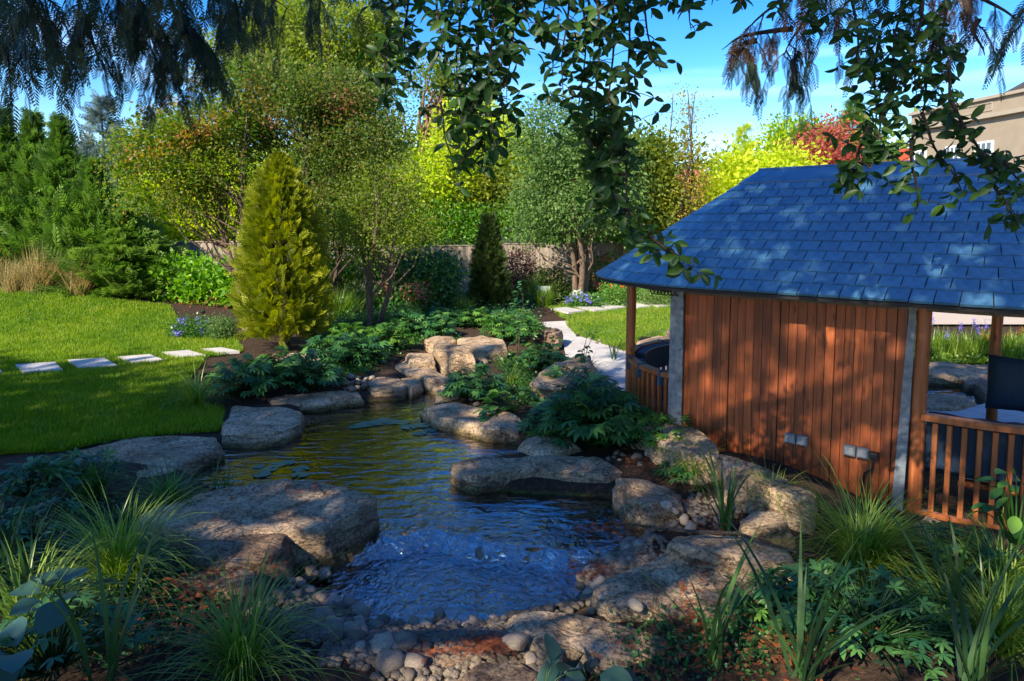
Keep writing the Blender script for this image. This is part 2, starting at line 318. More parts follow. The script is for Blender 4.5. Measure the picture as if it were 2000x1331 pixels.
def bed_mat():
    """ground sheet: mulch on the banks, algae green below the water line"""
    m, n, out = mat('ground'); l = n.links.new
    g = nd(n, 'ShaderNodeNewGeometry'); sp = nd(n, 'ShaderNodeSeparateXYZ'); l(g.outputs['Position'], sp.inputs[0])
    f = nd(n, 'ShaderNodeTexNoise', Scale=22.0, Detail=8.0, Roughness=.7); l(g.outputs['Position'], f.inputs['Vector'])
    v = nd(n, 'ShaderNodeTexVoronoi', Scale=11.0); l(g.outputs['Position'], v.inputs['Vector'])
    soil = ramp(n, [(.3, (.022, .014, .010)), (.55, (.055, .034, .022)), (.75, (.15, .085, .05))], f.outputs['Fac'])
    bed = ramp(n, [(.0, (.17, .17, .025)), (.4, (.10, .12, .018)), (.8, (.03, .045, .012))], v.outputs['Distance'])
    mr = nd(n, 'ShaderNodeMapRange'); mr.inputs['From Min'].default_value = -.02; mr.inputs['From Max'].default_value = .03; l(sp.outputs['Z'], mr.inputs['Value'])
    mx = nd(n, 'ShaderNodeMixRGB'); l(mr.outputs['Result'], mx.inputs['Fac']); l(bed.outputs['Color'], mx.inputs['Color1']); l(soil.outputs['Color'], mx.inputs['Color2'])
    b = nd(n, 'ShaderNodeBsdfPrincipled', Roughness=.85); b.inputs['Specular IOR Level'].default_value = .2; l(mx.outputs['Color'], b.inputs['Base Color'])
    bp = nd(n, 'ShaderNodeBump', Strength=1.0, Distance=.04); l(f.outputs['Fac'], bp.inputs['Height']); l(bp.outputs['Normal'], b.inputs['Normal'])
    l(b.outputs['BSDF'], out.inputs['Surface']); return m
M_lawn = lawn_mat(); M_water = water_mat(); M_ground = bed_mat()

# ------------------------------------------------------------------ terrain
def poly(pts, z): return np.array([[G(x, y, z).x, G(x, y, z).y] for x, y in pts])
POOL_Z = -0.10
pond = poly([(590, 800), (700, 785), (790, 782), (835, 752), (850, 735), (880, 700), (930, 692), (985, 683), (1010, 690), (960, 712), (905, 730),
             (870, 765), (850, 790), (840, 815), (930, 845), (1000, 868), (1045, 885), (1010, 900), (905, 915), (900, 945), (1000, 962), (1190, 972), (1215, 1010),
             (1290, 1030), (1240, 1075), (1090, 1078), (960, 1062), (840, 1050), (700, 1062), (560, 1010), (450, 990), (380, 950), (345, 925), (400, 900), (440, 870), (540, 850), (590, 825)], 0)
pool = poly([(640, 1062), (730, 1050), (860, 1040), (980, 1052), (1090, 1078), (1145, 1105), (1165, 1150), (1110, 1190), (1000, 1212), (940, 1234), (840, 1236), (745, 1230), (655, 1195), (590, 1155), (580, 1110)], POOL_Z)
_ = poly([(690, 1040), (860, 1030), (1000, 1050), (1100, 1065), (1135, 1100), (1150, 1145), (1110, 1185), (1000, 1205), (940, 1228), (840, 1228), (745, 1222), (660, 1185), (600, 1150), (590, 1110), (640, 1070)], POOL_Z)
patio_px = [(1008, 618), (1050, 611), (1110, 619), (1108, 636), (1128, 654), (1150, 662), (1190, 676), (1222, 687), (1330, 700), (1520, 720), (1700, 775), (1800, 797), (1915, 790), (1965, 775), (2100, 790), (2150, 830), (1900, 850), (1700, 800), (1330, 800), (1225, 775), (1150, 750), (1106, 700), (1100, 668), (1085, 645), (1045, 630)]
patio_pl = poly(patio_px, .05)
pond2 = poly([(1800, 740), (1870, 742), (1890, 765), (1945, 785), (1935, 800), (1890, 790), (1850, 775), (1790, 775)], 0)
def sdf(px, py, pl):
    """signed distance, negative inside; px,py arrays"""
    d = np.full(px.shape, 1e9); ins = np.zeros(px.shape, bool); n = len(pl)
    for i in range(n):
        a = pl[i]; b = pl[(i + 1) % n]; e = b - a; wx = px - a[0]; wy = py - a[1]
        t = np.clip((wx * e[0] + wy * e[1]) / (e @ e), 0, 1)
        d = np.minimum(d, (wx - t * e[0]) ** 2 + (wy - t * e[1]) ** 2)
        c = ((a[1] > py) != (b[1] > py)) & (px < (b[0] - a[0]) * (py - a[1]) / (b[1] - a[1] + 1e-12) + a[0])
        ins ^= c
    d = np.sqrt(d); return np.where(ins, -d, d)
ctrl = [(-12, 8, .1), (-8, 12, .12), (-4, 10, .12), (-6, 7, .12), (-3.5, 8, .1), (-2, 12, .15), (-5, 17, .2), (-10, 19, .3), (-16, 19, .5), (0, 14, .15), (3, 16, .1), (6, 14, .02), (8, 20, .1),
        (-2, 7.5, .06), (-3.4, 5.6, .16), (-2.6, 4.9, .14), (-2.9, 4.2, .25), (-2, 3.6, .16), (-3, 3, .5), (-1.2, 3.2, .15), (0, 3.1, .05), (1, 3.0, .15), (2, 3.3, .3),
        (2.6, 4.0, .22), (1.9, 4.6, .12), (1.6, 5.2, .1), (1.5, 6.0, .15), (.9, 7.0, .12), (1.2, 8.2, .1), (.9, 9, .1), (3.3, 4.6, .05), (3.0, 5.3, .05), (.7, 5.6, .06), (1.05, 5.5, .07), (1.35, 5.6, .09), (1.0, 5.9, .08), (1.9, 5.9, .36), (2.3, 5.35, .36), (2.7, 5.0, .30), (1.55, 6.3, .32), (3.5, 7, -.01), (4.8, 6.5, -.01), (5.5, 5, 0), (5, 8.5, 0),
        (2.4, 9.5, 0), (2, 11.5, .0), (1.2, 13, .02), (0, 1, .85), (-2.5, 1.5, .8), (2.5, 1.5, .7), (4, 3, .3), (8, 9, .05), (9, 11.4, .06), (8, 10.4, .03), (10, 14, .1), (20, 25, .1), (-30, 30, .3), (0, 40, .2), (30, 5, 0), (0, -10, .8), (-20, 0, .5)]
ctrl = np.array(ctrl)
def height(x, y):
    x = np.asarray(x, float); y = np.asarray(y, float)
    num = np.zeros(x.shape); den = np.zeros(x.shape)
    for cx, cy, cz in ctrl:
        wgt = 1 / (((x - cx) ** 2 + (y - cy) ** 2) + .05) ** 1.6; num += wgt * cz; den += wgt
    z = num / den
    # hump at the left end of the lawn
    z += .42 * np.exp(-(((x + 12.2) / 3.0) ** 2 + ((y - 17.3) / 1.6) ** 2))
    z = np.maximum(z, .02)
    pk = np.clip(sdf(x, y, patio_pl) / .15, 0, 1); z = np.minimum(z, .03) * (1 - pk) + z * pk
    k = np.minimum(sdf(x, y, pond), sdf(x, y, pond2)); d2 = sdf(x, y, pool)
    s = np.clip((k + .12) / .22, 0, 1); s = s * s * (3 - 2 * s)
    z = np.minimum(z, POOL_Z + .03 + np.maximum(d2, 0) * .42)
    s2 = np.clip((d2 + .14) / .16, 0, 1); s2 = s2 * s2 * (3 - 2 * s2)
    dep = -.10 - np.clip(-k, 0, .6) * .7
    z = z * s + dep * (1 - s)
    z = z * s2 + (-.24) * (1 - s2)
    return z
_gx = np.arange(-26, 26.01, .1); _gy = np.arange(-1, 31.01, .1); _GX, _GY = np.meshgrid(_gx, _gy); _GH = height(_GX, _GY)
def hz(x, y):
    u = min(max((x + 26) / .1, 0), len(_gx) - 1.001); v = min(max((y + 1) / .1, 0), len(_gy) - 1.001); i = int(u); j = int(v); u -= i; v -= j
    return float((_GH[j, i] * (1 - u) + _GH[j, i + 1] * u) * (1 - v) + (_GH[j + 1, i] * (1 - u) + _GH[j + 1, i + 1] * u) * v)
def vnoise(x, y, s, seed=0):
    return np.array([noise.noise((a * s, b * s, seed)) for a, b in zip(np.ravel(x), np.ravel(y))]).reshape(np.shape(x))
def axis(lo, hi, step, far_lo, far_hi):
    a = list(np.arange(lo, hi + 1e-6, step)); s = step
    while a[-1] < far_hi: s *= 1.35; a.append(a[-1] + s)
    s = step; b = []
    v = lo
    while v > far_lo: s *= 1.35; v -= s; b.append(v)
    return np.array(b[::-1] + a)
ax = axis(-7, 7, .09, -500, 500); ay = axis(1.5, 14, .09, -300, 900)
X, Y = np.meshgrid(ax, ay); Z = height(X, Y)
near = (np.abs(X) < 8) & (Y > 1) & (Y < 15)
Z[near] += .03 * vnoise(X[near], Y[near], 2.5)
def grid_faces(nx, ny):
    i = np.arange(nx - 1)[None] + np.arange(ny - 1)[:, None] * nx; i = i.ravel()
    return np.stack([i, i + 1, i + 1 + nx, i + nx], 1)
g = link('ground', np_mesh('ground', np.stack([X, Y, Z], 2).reshape(-1, 3), grid_faces(len(ax), len(ay))), M_ground, None, True); tag(g, kind='structure')

def sheet(name, pl, z_off, step, m, kind='structure'):
    x0, y0 = pl.min(0); x1, y1 = pl.max(0)
    xs = np.arange(x0, x1 + step, step); ys = np.arange(y0, y1 + step, step); X, Y = np.meshgrid(xs, ys)
    Z = height(X, Y) + .03 * vnoise(X, Y, 2.5) * ((np.abs(X) < 8) & (Y < 15)) + z_off
    f = grid_faces(len(xs), len(ys)); c = np.stack([X, Y], 2).reshape(-1, 2)[f].mean(1)
    f = f[sdf(c[:, 0], c[:, 1], pl) < 0]
    u, inv = np.unique(f, return_inverse=True)
    o = link(name, np_mesh(name, np.stack([X, Y, Z], 2).reshape(-1, 3)[u], inv.reshape(f.shape)), m, None, True); tag(o, kind=kind); return o
lawnL = poly([(-700, 640), (-300, 603), (0, 598), (100, 604), (200, 618), (330, 617), (350, 640), (455, 662), (470, 690), (400, 700), (360, 750), (385, 790), (430, 800), (425, 840), (320, 848), (230, 858), (125, 885), (-60, 890), (-900, 880)], .12)
lawnR = poly([(1108, 625), (1060, 600), (1180, 590), (1340, 578), (1500, 575), (1500, 640), (1330, 664), (1250, 660), (1222, 684), (1190, 674), (1150, 662), (1128, 654), (1108, 636)], .05)
sheet('lawn', lawnL, .012, .12, M_lawn); sheet('lawn', lawnR, .012, .12, M_lawn)
left_st = [[(-80, 722), (-5, 716), (5, 731), (-75, 737)], [(30, 715), (107, 710), (123, 726), (45, 731)], [(133, 706), (203, 702), (230, 717), (155, 722)], [(230, 700), (292, 695), (320, 706), (258, 711)], [(317, 691), (368, 687), (402, 697), (345, 700)], [(392, 685), (432, 682), (468, 689), (428, 692)]]
right_st = [[(1076, 609), (1105, 606), (1143, 613), (1110, 617)], [(1118, 604), (1145, 601), (1188, 610), (1160, 613)], [(1160, 600), (1188, 597), (1222, 605), (1192, 609)], [(1203, 597), (1232, 594), (1270, 603), (1245, 606)], [(1250, 595), (1278, 592), (1312, 601), (1285, 604)], [(1297, 592), (1325, 590), (1352, 597), (1332, 600)]]
_ss = [np.array([[G(x, y, z).x, G(x, y, z).y] for x, y in q]) for st, z in ((left_st, .15), (right_st, .07)) for q in st]
def lawn_grass(pl, n, ymin, hgt, name):
    x0, y0 = pl.min(0); x1, y1 = pl.max(0)
    x0 = max(x0, -17); x = np.random.uniform(x0, x1, n * 5); y = y0 + (y1 - y0) * np.random.rand(n * 5) ** 1.7
    k = (sdf(x, y, pl) < .04) & (np.abs(x) < .85 * y + .3)
    for q_ in _ss:
        c_ = q_.mean(0); kk_ = (np.abs(x - c_[0]) < 1) & (np.abs(y - c_[1]) < 1) & k
        if kk_.any(): ii = np.where(kk_)[0]; k[ii[sdf(x[ii], y[ii], q_) < .01]] = False
    x = x[k][:n]; y = y[k][:n]; z = height(x, y) + .008; N = len(x)
    D = np.random.normal(size=(N, 3)) * .45; D[:, 2] = 1
    s = hgt * (.6 + .8 * np.random.rand(N)) * (1 + y / 25); wd = .006 + y * .0009
    M = frames(D, s, None, wd)
    tint = np.clip(.35 + .35 * vnoise(x, y, .8, 3) + .25 * vnoise(x, y, 4, 5) + np.random.normal(size=N) * .12, 0, 1)
    o = link(name, inst(name, [(-.5, 0, 0), (.5, 0, 0), (0, 1, .0)], [(0, 1, 2)], M, np.stack([x, y, z], 1), tint), M_grassb); tag(o, 'short mown green grass of the lawn', 'grass', kind='stuff')
lawn_grass(lawnL, 150000, 6, .05, 'lawn_grass'); lawn_grass(lawnR, 30000, 12, .03, 'lawn_grass')

# ------------------------------------------------------------------ water
xs = np.arange(-4.6, 3.2, .045); ys = np.arange(3.2, 13.2, .045); X, Y = np.meshgrid(xs, ys)
weir = np.interp(X, [G(640, 1075).x, G(730, 1055).x, G(850, 1030).x, G(960, 1055).x, G(1150, 1080).x, G(1300, 1070).x],
                 [G(640, 1075).y, G(730, 1055).y, G(850, 1035).y, G(960, 1060).y, G(1150, 1080).y, G(1300, 1065).y])
t = np.clip((Y - weir + .16 + .05 * vnoise(X, Y * 0, 4, 9)) / .19, 0, 1); s = t * t * (3 - 2 * t)
Z = POOL_Z * (1 - s)
rough = np.exp(-((Y - weir + .35) / .75) ** 2)
Z += rough * (.018 * vnoise(X, Y, 5, 1) + .016 * vnoise(X, Y * .6, 12, 2))
tint = np.clip(rough * 2.0 + .10 + .7 * (Y < weir), 0, 3.2)
H = height(X, Y)
f = grid_faces(len(xs), len(ys)); keep = (H.ravel()[f].min(1) < Z.ravel()[f].max(1) + .03) & (np.minimum(sdf(X, Y, pond), sdf(X, Y, pool)).ravel()[f].min(1) < .3); f = f[keep]
u, inv = np.unique(f, return_inverse=True)
o = link('pond_water', np_mesh('pond_water', np.stack([X, Y, Z], 2).reshape(-1, 3)[u], inv.reshape(f.shape), tint.ravel()[u]), M_water, None, True); tag(o, kind='structure')
c0 = pond2.min(0) - .3; c1 = pond2.max(0) + .3
o = link('pool_water', py_mesh('pool_water', [(c0[0], c0[1], 0), (c1[0], c0[1], 0), (c1[0], c1[1], 0), (c0[0], c1[1], 0)], [(0, 1, 2, 3)]), M_water); tag(o, kind='structure')

# ------------------------------------------------------------------ rocks
def rock(label, top, zt, zb=-.25, m=None, amp=.05, n=90, seed=None, dome=.0, flare=.04):
    pl = [G(x, y, zt) for x, y in top]; c = sum(pl, Vector()) / len(pl)
    # resample the outline, light smoothing
    L_ = [0]; k = len(pl)
    for i in range(k): L_.append(L_[-1] + (pl[(i + 1) % k] - pl[i]).length)
    tot = L_[-1]; out = []
    for j in range(n):
        s = tot * j / n; i = max(q for q in range(k) if L_[q] <= s); q = (s - L_[i]) / (L_[i + 1] - L_[i] + 1e-9)
        out.append(pl[i].lerp(pl[(i + 1) % k], q))
    sm = 1
    for _ in range(sm): out = [(out[j - 1] + out[j] * 2 + out[(j + 1) % n]) / 4 for j in range(n)]
    Rm = sum((p - c).length for p in out) / n; hgt = zt - zb
    rings = [(1 + flare / Rm * .2, zb), (1 + flare / Rm, zb + hgt * .3), (1 + flare * 1.0 / Rm, zb + hgt * .52), (1 + flare * .7 / Rm, zb + hgt * .7), (1 + flare * .4 / Rm, zb + hgt * .84), (1 + .004 / Rm, zt - .028), (1 - .012 / Rm, zt - .008), (1 - .035 / Rm, zt), (.86, zt), (.76, zt), (.65, zt), (.54, zt), (.42, zt), (.28, zt), (.14, zt)]
    if seed is None: seed = random.random() * 100
    V = []; sv = Vector((seed, seed * 1.7, seed * .3))
    for fr, z in rings:
        for p in out:
            q = c + (p - c) * fr; q = Vector((q.x, q.y, z))
            if fr < .95: q.z += dome * (1 - fr * fr)
            V.append(q)
    V.append(Vector((c.x, c.y, zt + dome)))
    W = []
    for i, q in enumerate(V):
        top_ = i >= 7 * n
        rad = Vector((q.x - c.x, q.y - c.y, 0)).normalized()
        s3 = Vector((q.x, q.y, q.z * 1.6)) + sv
        big_ = noise.noise(s3 * 1.7); crease = abs(noise.noise(s3 * 2.6 + Vector((9, 4, 2)))); med = noise.noise(s3 * 6.5); fine_ = noise.noise(s3 * 16)
        strat = noise.noise(Vector((q.x * .8 + seed, q.y * .8, q.z * 14)))
        if top_:
            lay = math.floor((noise.noise(Vector((q.x, q.y, 0)) * 2.3 + sv) + .5) * 5) / 5
            d = (big_ * .25 + (crease - .2) * .40 + med * .22 + fine_ * .2 + (lay - .5) * .75) * amp
            W.append(q + Vector((0, 0, d)))
        else:
            k_ = .25 + .75 * min(1, (zt - q.z) / .05)
            fac_ = math.floor(noise.noise(s3 * 2.0 + Vector((3, 3, 3))) * 5) / 5
            d = (big_ * .4 + fac_ * 1.1 + (crease - .2) * .9 + med * .35 + fine_ * .3 + strat * .8) * amp * k_
            lay = math.floor((noise.noise(Vector((q.x, q.y, 0)) * 2.3 + sv) + .5) * 5) / 5
            dz = (big_ * .35 + (lay - .5) * .65) * amp if i >= 5 * n else 0
            W.append(q + rad * d + Vector((0, 0, dz)))
    Fc = []
    for r in range(len(rings) - 1):
        for j in range(n):
            a = r * n + j; b = r * n + (j + 1) % n; Fc.append((a, b, b + n, a + n))
    e = len(V) - 1; r0 = (len(rings) - 1) * n
    for j in range(n): Fc.append((r0 + j, r0 + (j + 1) % n, e))
    W = [q - Vector((c.x, c.y, 0)) for q in W]
    o = link('rock', py_mesh('rock', W, Fc), m or M_rock, None, True); o.data.set_sharp_from_angle(angle=R(34)); o.location = (c.x, c.y, 0)
    tag(o, label, 'rock', 'rocks around the pond'); return o
ROCKS = [
 ('broad flat tan slab at lawn edge, left of the pond', [(135, 885), (240, 855), (330, 848), (425, 850), (432, 868), (380, 892), (330, 925), (230, 930), (150, 915)], .17, -.2, None, .05),
 ('pale squarish slab jutting into pond beside the lawn tip', [(430, 835), (455, 795), (540, 790), (590, 800), (590, 828), (560, 842), (510, 850), (435, 850)], .14, -.3, None, .045),
 ('largest pitted grey slab with sheer right face, left of foreground pool', [(265, 1010), (300, 985), (430, 955), (560, 940), (640, 945), (732, 960), (728, 974), (665, 1012), (640, 1030), (545, 1040), (480, 1050), (400, 1050), (330, 1045)], .28, -.35, None, .06),
 ('tilted brown slab with sharp corner below the largest slab', [(345, 1050), (420, 1035), (550, 1013), (560, 1025), (552, 1070), (510, 1092), (470, 1095), (400, 1088)], .27, -.1, M_rock2, .05),
 ('small brown boulder in red litter, left of the cobbles', [(328, 1135), (380, 1112), (470, 1105), (505, 1115), (512, 1132), (480, 1150), (420, 1155), (350, 1150)], .22, -.1, M_rock2, .04),
 ('long low rock with undercut front reaching into pond', [(887, 905), (930, 892), (1050, 888), (1180, 893), (1215, 915), (1190, 927), (1130, 925), (1050, 918), (990, 922), (930, 930), (895, 918)], .17, -.22, None, .05),
 ('sunlit wedge rock holding pebbles, right of the long low rock', [(1200, 928), (1260, 932), (1320, 955), (1332, 985), (1280, 990), (1230, 970), (1205, 950)], .24, -.2, None, .05),
 ('warm lit double-humped rock below the rodgersia leaves', [(828, 797), (870, 787), (940, 793), (1000, 808), (1025, 825), (1012, 842), (950, 838), (900, 822), (850, 814)], .15, -.25, None, .055),
 ('low rock hidden under dark hellebore leaves at water edge', [(1015, 865), (1050, 850), (1110, 850), (1130, 870), (1060, 885)], .2, -.2, None, .04),
 ('long round-ended boulder behind twig, right of foreground pool', [(1310, 1045), (1370, 1036), (1500, 1055), (1545, 1072), (1562, 1100), (1500, 1097), (1420, 1088), (1340, 1078), (1300, 1060)], .32, -.05, None, .05),
 ('wide dark sloping boulder with wet pebbles at its lower edge', [(1165, 1150), (1215, 1110), (1290, 1080), (1400, 1085), (1470, 1110), (1505, 1140), (1470, 1195), (1400, 1215), (1300, 1195), (1200, 1185)], .22, -.15, None, .06),
 ('pale pointed boulder at front edge of the foreground pool', [(992, 1192), (1040, 1183), (1110, 1190), (1200, 1213), (1300, 1243), (1320, 1260), (1270, 1278), (1180, 1283), (1100, 1262), (1040, 1240), (1000, 1218)], .18, -.15, None, .05),
 ('dark brown rock with orange litter, left of two white cobbles', [(745, 1275), (790, 1238), (870, 1232), (950, 1245), (957, 1270), (900, 1300), (800, 1310)], .12, -.15, M_rock2, .045),
 ('brown rock cut off by the bottom edge of view', [(893, 1322), (930, 1292), (1010, 1287), (1062, 1310), (1040, 1345), (920, 1350)], .14, -.1, M_rock2, .045),
 ('flat slab tilted under plants behind left bank', [(515, 700), (540, 690), (640, 684), (650, 695), (600, 708), (520, 720)], .3, -.1, None, .04),
 ('thin stone ledge between left hellebores and water', [(525, 778), (560, 770), (640, 766), (700, 762), (708, 772), (620, 784), (530, 787)], .14, -.2, None, .04),
 ('flat grey rock with round pebbles at left of stream mouth', [(712, 752), (735, 735), (780, 738), (797, 750), (790, 758), (730, 760)], .16, -.2, None, .04),
 ('small square rock beside the stream mouth', [(782, 740), (815, 735), (823, 748), (803, 757)], .16, -.2, None, .035),
 ('long tapering rock sloping down to stream on its left', [(773, 712), (790, 704), (850, 722), (882, 736), (850, 745), (800, 730)], .2, -.2, None, .045),
 ('stacked square stone above the tapering stream rock', [(795, 690), (845, 688), (852, 703), (800, 706)], .3, -.1, None, .04),
 ('upright wedge boulder standing in the narrow stream', [(845, 672), (872, 668), (915, 680), (924, 692), (880, 690), (850, 682)], .42, -.15, None, .05),
 ('flat topped rock at the head of the stream', [(893, 662), (940, 653), (985, 665), (990, 675), (930, 677), (900, 674)], .35, -.1, None, .045),
 ('low rounded rock left of the upright stream boulder', [(828, 664), (850, 656), (885, 655), (892, 665), (850, 674)], .33, -.1, None, .04),
 ('tall craggy boulder behind bank plants near the patio', [(1035, 742), (1090, 702), (1140, 690), (1157, 700), (1152, 735), (1085, 750)], .36, -.1, M_rock, .08),
 ('grey rock at right side of stream mouth under leaves', [(850, 757), (880, 745), (908, 750), (900, 772), (858, 776)], .17, -.2, None, .04),
 ('rock under baluster rail at left corner of gazebo', [(1240, 820), (1290, 806), (1345, 832), (1400, 868), (1410, 888), (1350, 882), (1280, 852)], .46, -.1, None, .05),
 ('long flat rock against foot of the plank wall', [(1400, 885), (1440, 893), (1520, 922), (1592, 958), (1582, 980), (1500, 955), (1420, 922)], .42, -.1, None, .05),
 ('pale rough boulder left of the big sedge clump', [(1440, 1012), (1470, 995), (1520, 998), (1545, 1020), (1500, 1038), (1450, 1038)], .32, -.05, None, .05),
 ('small grey boulder right of sedge clump under gazebo rail', [(1780, 1022), (1810, 1008), (1845, 1022), (1850, 1040), (1800, 1043)], .28, -.05, None, .035),
 ('small square block beside the paved path', [(1064, 643), (1085, 640), (1098, 645), (1090, 652), (1068, 650)], .35, -.05, M_rock2, .03),
 ('white topped stone behind left gazebo post', [(1245, 664), (1290, 655), (1328, 658), (1328, 672), (1250, 676)], .2, -.05, None, .035),
 ('pinkish stone block behind the blue bench cushion', [(1300, 645), (1318, 641), (1345, 643), (1345, 653), (1318, 655)], .28, -.05, None, .03),
 ('sunlit cream boulder seen through gazebo opening', [(1800, 715), (1840, 706), (1940, 712), (1950, 722), (1900, 735), (1805, 730)], .17, -.2, None, .05),
 ('brown stone at edge of small pool through gazebo', [(1875, 738), (1900, 730), (1950, 732), (1950, 745), (1890, 748)], .14, -.2, M_rock2, .04),
 ('dark wet boulder beside gazebo inner post', [(1903, 750), (1925, 742), (1955, 745), (1955, 765), (1925, 770)], .15, -.2, M_rock2, .04),
 ('flat dark slab on patio seen through gazebo opening', [(1800, 772), (1830, 765), (1880, 775), (1906, 787), (1870, 798), (1805, 797)], .08, -.1, None, .04),
]
for lab, top, zt, zb, m, amp in ROCKS:
    big = max(p[0] for p in top) - min(p[0] for p in top) > 180
    rock(lab, top, zt, zb, m, amp, n=130 if big else 70)
# wet ledge of the weir, just awash
rock('wet mossy stone ledge the water spills over', [(930, 1052), (1000, 1042), (1080, 1028), (1200, 1014), (1300, 1014), (1335, 1032), (1300, 1056), (1190, 1074), (1080, 1078), (980, 1066)], -.012, -.3, M_rock, .02, n=110)

# ------------------------------------------------------------------ pebbles
def ico(sub=2, rx=1, ry=1, rz=1, seed=0, amp=.1):
    import bmesh
    bm = bmesh.new(); bmesh.ops.create_icosphere(bm, subdivisions=sub, radius=1)
    for v in bm.verts:
        k = 1 + amp * noise.noise(v.co * 1.3 + Vector((seed, 0, 0)))
        v.co = Vector((v.co.x * rx * k, v.co.y * ry * k, v.co.z * rz * k))
    V = np.array([v.co[:] for v in bm.verts]); Fc = np.array([[v.index for v in f.verts] for f in bm.faces]); bm.free(); return V, Fc
pebv = [ico(2, 1, random.uniform(.6, .95), random.uniform(.5, .75), i * 3.1, .45) for i in range(9)]
pebm = []
for wet in (0, 1):
    pebm.append([])
    for V, Fc in pebv:
        me = np_mesh('pebble', V, Fc); me.materials.append(M_wetpeb if wet else M_peb)
        me.polygons.foreach_set('use_smooth', np.ones(len(me.polygons), dtype=bool)); pebm[wet].append(me)
strips = [
 ([(745, 1054), (800, 1044), (860, 1036), (910, 1046), (960, 1062)], 7, 34, .030, -.035, 1, 'small dark stone breaking the water along the cascade lip'),  # px strips: (x,y) centre, spread, count, size, z, wet
 ([(575, 1035), (600, 1060), (640, 1085), (610, 1110)], 26, 44, .050, .02, 0, 'round cobble piled between the brown slab and foreground pool'),
 ([(540, 1110), (575, 1130), (560, 1150)], 24, 26, .048, .08, 0, 'round cobble heaped at left end of foreground pool'),
 ([(600, 1165), (650, 1190), (700, 1210), (760, 1235), (850, 1215), (900, 1225), (960, 1220)], 18, 95, .050, -.07, 0, 'rounded cobble along the front rim of foreground pool'),
 ([(640, 1230), (700, 1260), (740, 1300), (800, 1310)], 34, 60, .055, .06, 0, 'grey cobble lying among grass in front of pool rim'),
 ([(945, 1082), (1020, 1082), (1090, 1092), (1135, 1105)], 9, 30, .050, -.08, 1, 'dark wet cobble standing at the weir edge'),
 ([(1140, 1110), (1150, 1140), (1170, 1100), (1200, 1090), (1250, 1080), (1160, 1160), (1190, 1130)], 20, 62, .052, -.02, 0, 'cobble gathered between right boulder and foreground pool'),
 ([(1010, 1265), (1050, 1280), (1080, 1300), (1110, 1320)], 16, 14, .060, .12, 0, 'pale round cobble in front of the pointed boulder'),
 ([(1220, 1190), (1250, 1195)], 14, 3, .055, .24, 0, 'pale oval cobble resting on the sloping boulder'),
 ([(1300, 960), (1290, 975), (1320, 1000), (1370, 1010), (1410, 1025)], 16, 52, .040, .2, 0, 'small pale pebble strewn above the wedge rock'),
 ([(1195, 890), (1230, 900), (1260, 905)], 12, 18, .038, .16, 0, 'small pebble in red litter behind long low rock'),
 ([(690, 745), (720, 740), (680, 760), (705, 752)], 10, 36, .045, .14, 0, 'blue grey pebble on left bank beside flat rock'),
 ([(835, 690), (850, 705), (920, 705), (950, 708), (980, 705)], 8, 30, .045, .1, 0, 'grey pebble lining the narrow stream'),
 ([(895, 770), (930, 790), (1010, 800)], 10, 14, .04, .14, 0, 'pebble under bank leaves by the stream mouth'),
 ([(1150, 665), (1190, 678), (1225, 690)], 4, 40, .030, .02, 0, 'white pebble edging the curved paving'),
]
npb = 0; placed = []
for pts, spr, cnt, size, z0, wet, lab in strips:
    for i in range(int(cnt * .62)):
        for _try in range(40):
            t = random.random() * (len(pts) - 1); k = int(t); a = pts[k]; b = pts[min(k + 1, len(pts) - 1)]
            px = a[0] + (b[0] - a[0]) * (t - k) + random.gauss(0, spr * .6); py = a[1] + (b[1] - a[1]) * (t - k) + random.gauss(0, spr * .4)
            p = G(px, py, z0); s = size * random.uniform(.6, 1.6)
            if (not wet and float(sdf(np.array([p.x]), np.array([p.y]), pool)[0]) < -.06) or (not wet and float(sdf(np.array([p.x]), np.array([p.y]), pond)[0]) < -.08): continue
            if all((p.x - q[0]) ** 2 + (p.y - q[1]) ** 2 > (s * .8 + q[2] * .8) ** 2 for q in placed[-160:]): break
        placed.append((p.x, p.y, s))
        o = link('pebble', random.choice(pebm[wet if random.random() < .9 else 1])); npb += 1
        zz = max(hz(p.x, p.y), POOL_Z - .02); o.location = (p.x, p.y, max(zz + s * .35, z0 - .06) if random.random() < .7 else z0 + s * .4)
        if wet: o.location.z = (POOL_Z if z0 < -.05 else z0) + s * .25
        o.rotation_euler = (random.gauss(0, .25), random.gauss(0, .25), random.uniform(0, 6.28)); o.scale = (s, s, s)
        tag(o, lab, 'pebble', 'pebbles: ' + lab)
# small gravel under the cobbles and on the bed of the foreground pool
def scatter_px(pts, n, spr, z=None, zo=0.0):
    out = []
    for i in range(n):
        t = random.random() * (len(pts) - 1); k = int(t); a = pts[k]; b = pts[min(k + 1, len(pts) - 1)]
        p = G(a[0] + (b[0] - a[0]) * (t - k) + random.gauss(0, spr), a[1] + (b[1] - a[1]) * (t - k) + random.gauss(0, spr * .6), 0.05)
        out.append((p.x, p.y, (hz(p.x, p.y) if z is None else z) + zo))
    return np.array(out)
gp = np.concatenate([scatter_px([(560, 1060), (610, 1100), (560, 1140), (640, 1190), (740, 1235), (900, 1235), (1000, 1260), (1080, 1310)], 1500, 36, None, .01), scatter_px([(560, 1200), (640, 1260), (720, 1310), (840, 1325), (960, 1300)], 700, 40, None, .01),
                     scatter_px([(1140, 1120), (1180, 1090), (1260, 1080), (1180, 1150), (1160, 1120), (1330, 1000), (1420, 1030)], 1000, 22, None, .01),
                     scatter_px([(690, 1160), (900, 1150), (1080, 1140), (980, 1180), (800, 1120)], 500, 50, None, .02)])
N = len(gp); a = np.random.rand(N) * 6.28; D = np.stack([np.cos(a), np.sin(a), np.random.normal(size=N) * .15], 1)
V1, F1 = ico(1, 1, .8, .6, 5, .2)
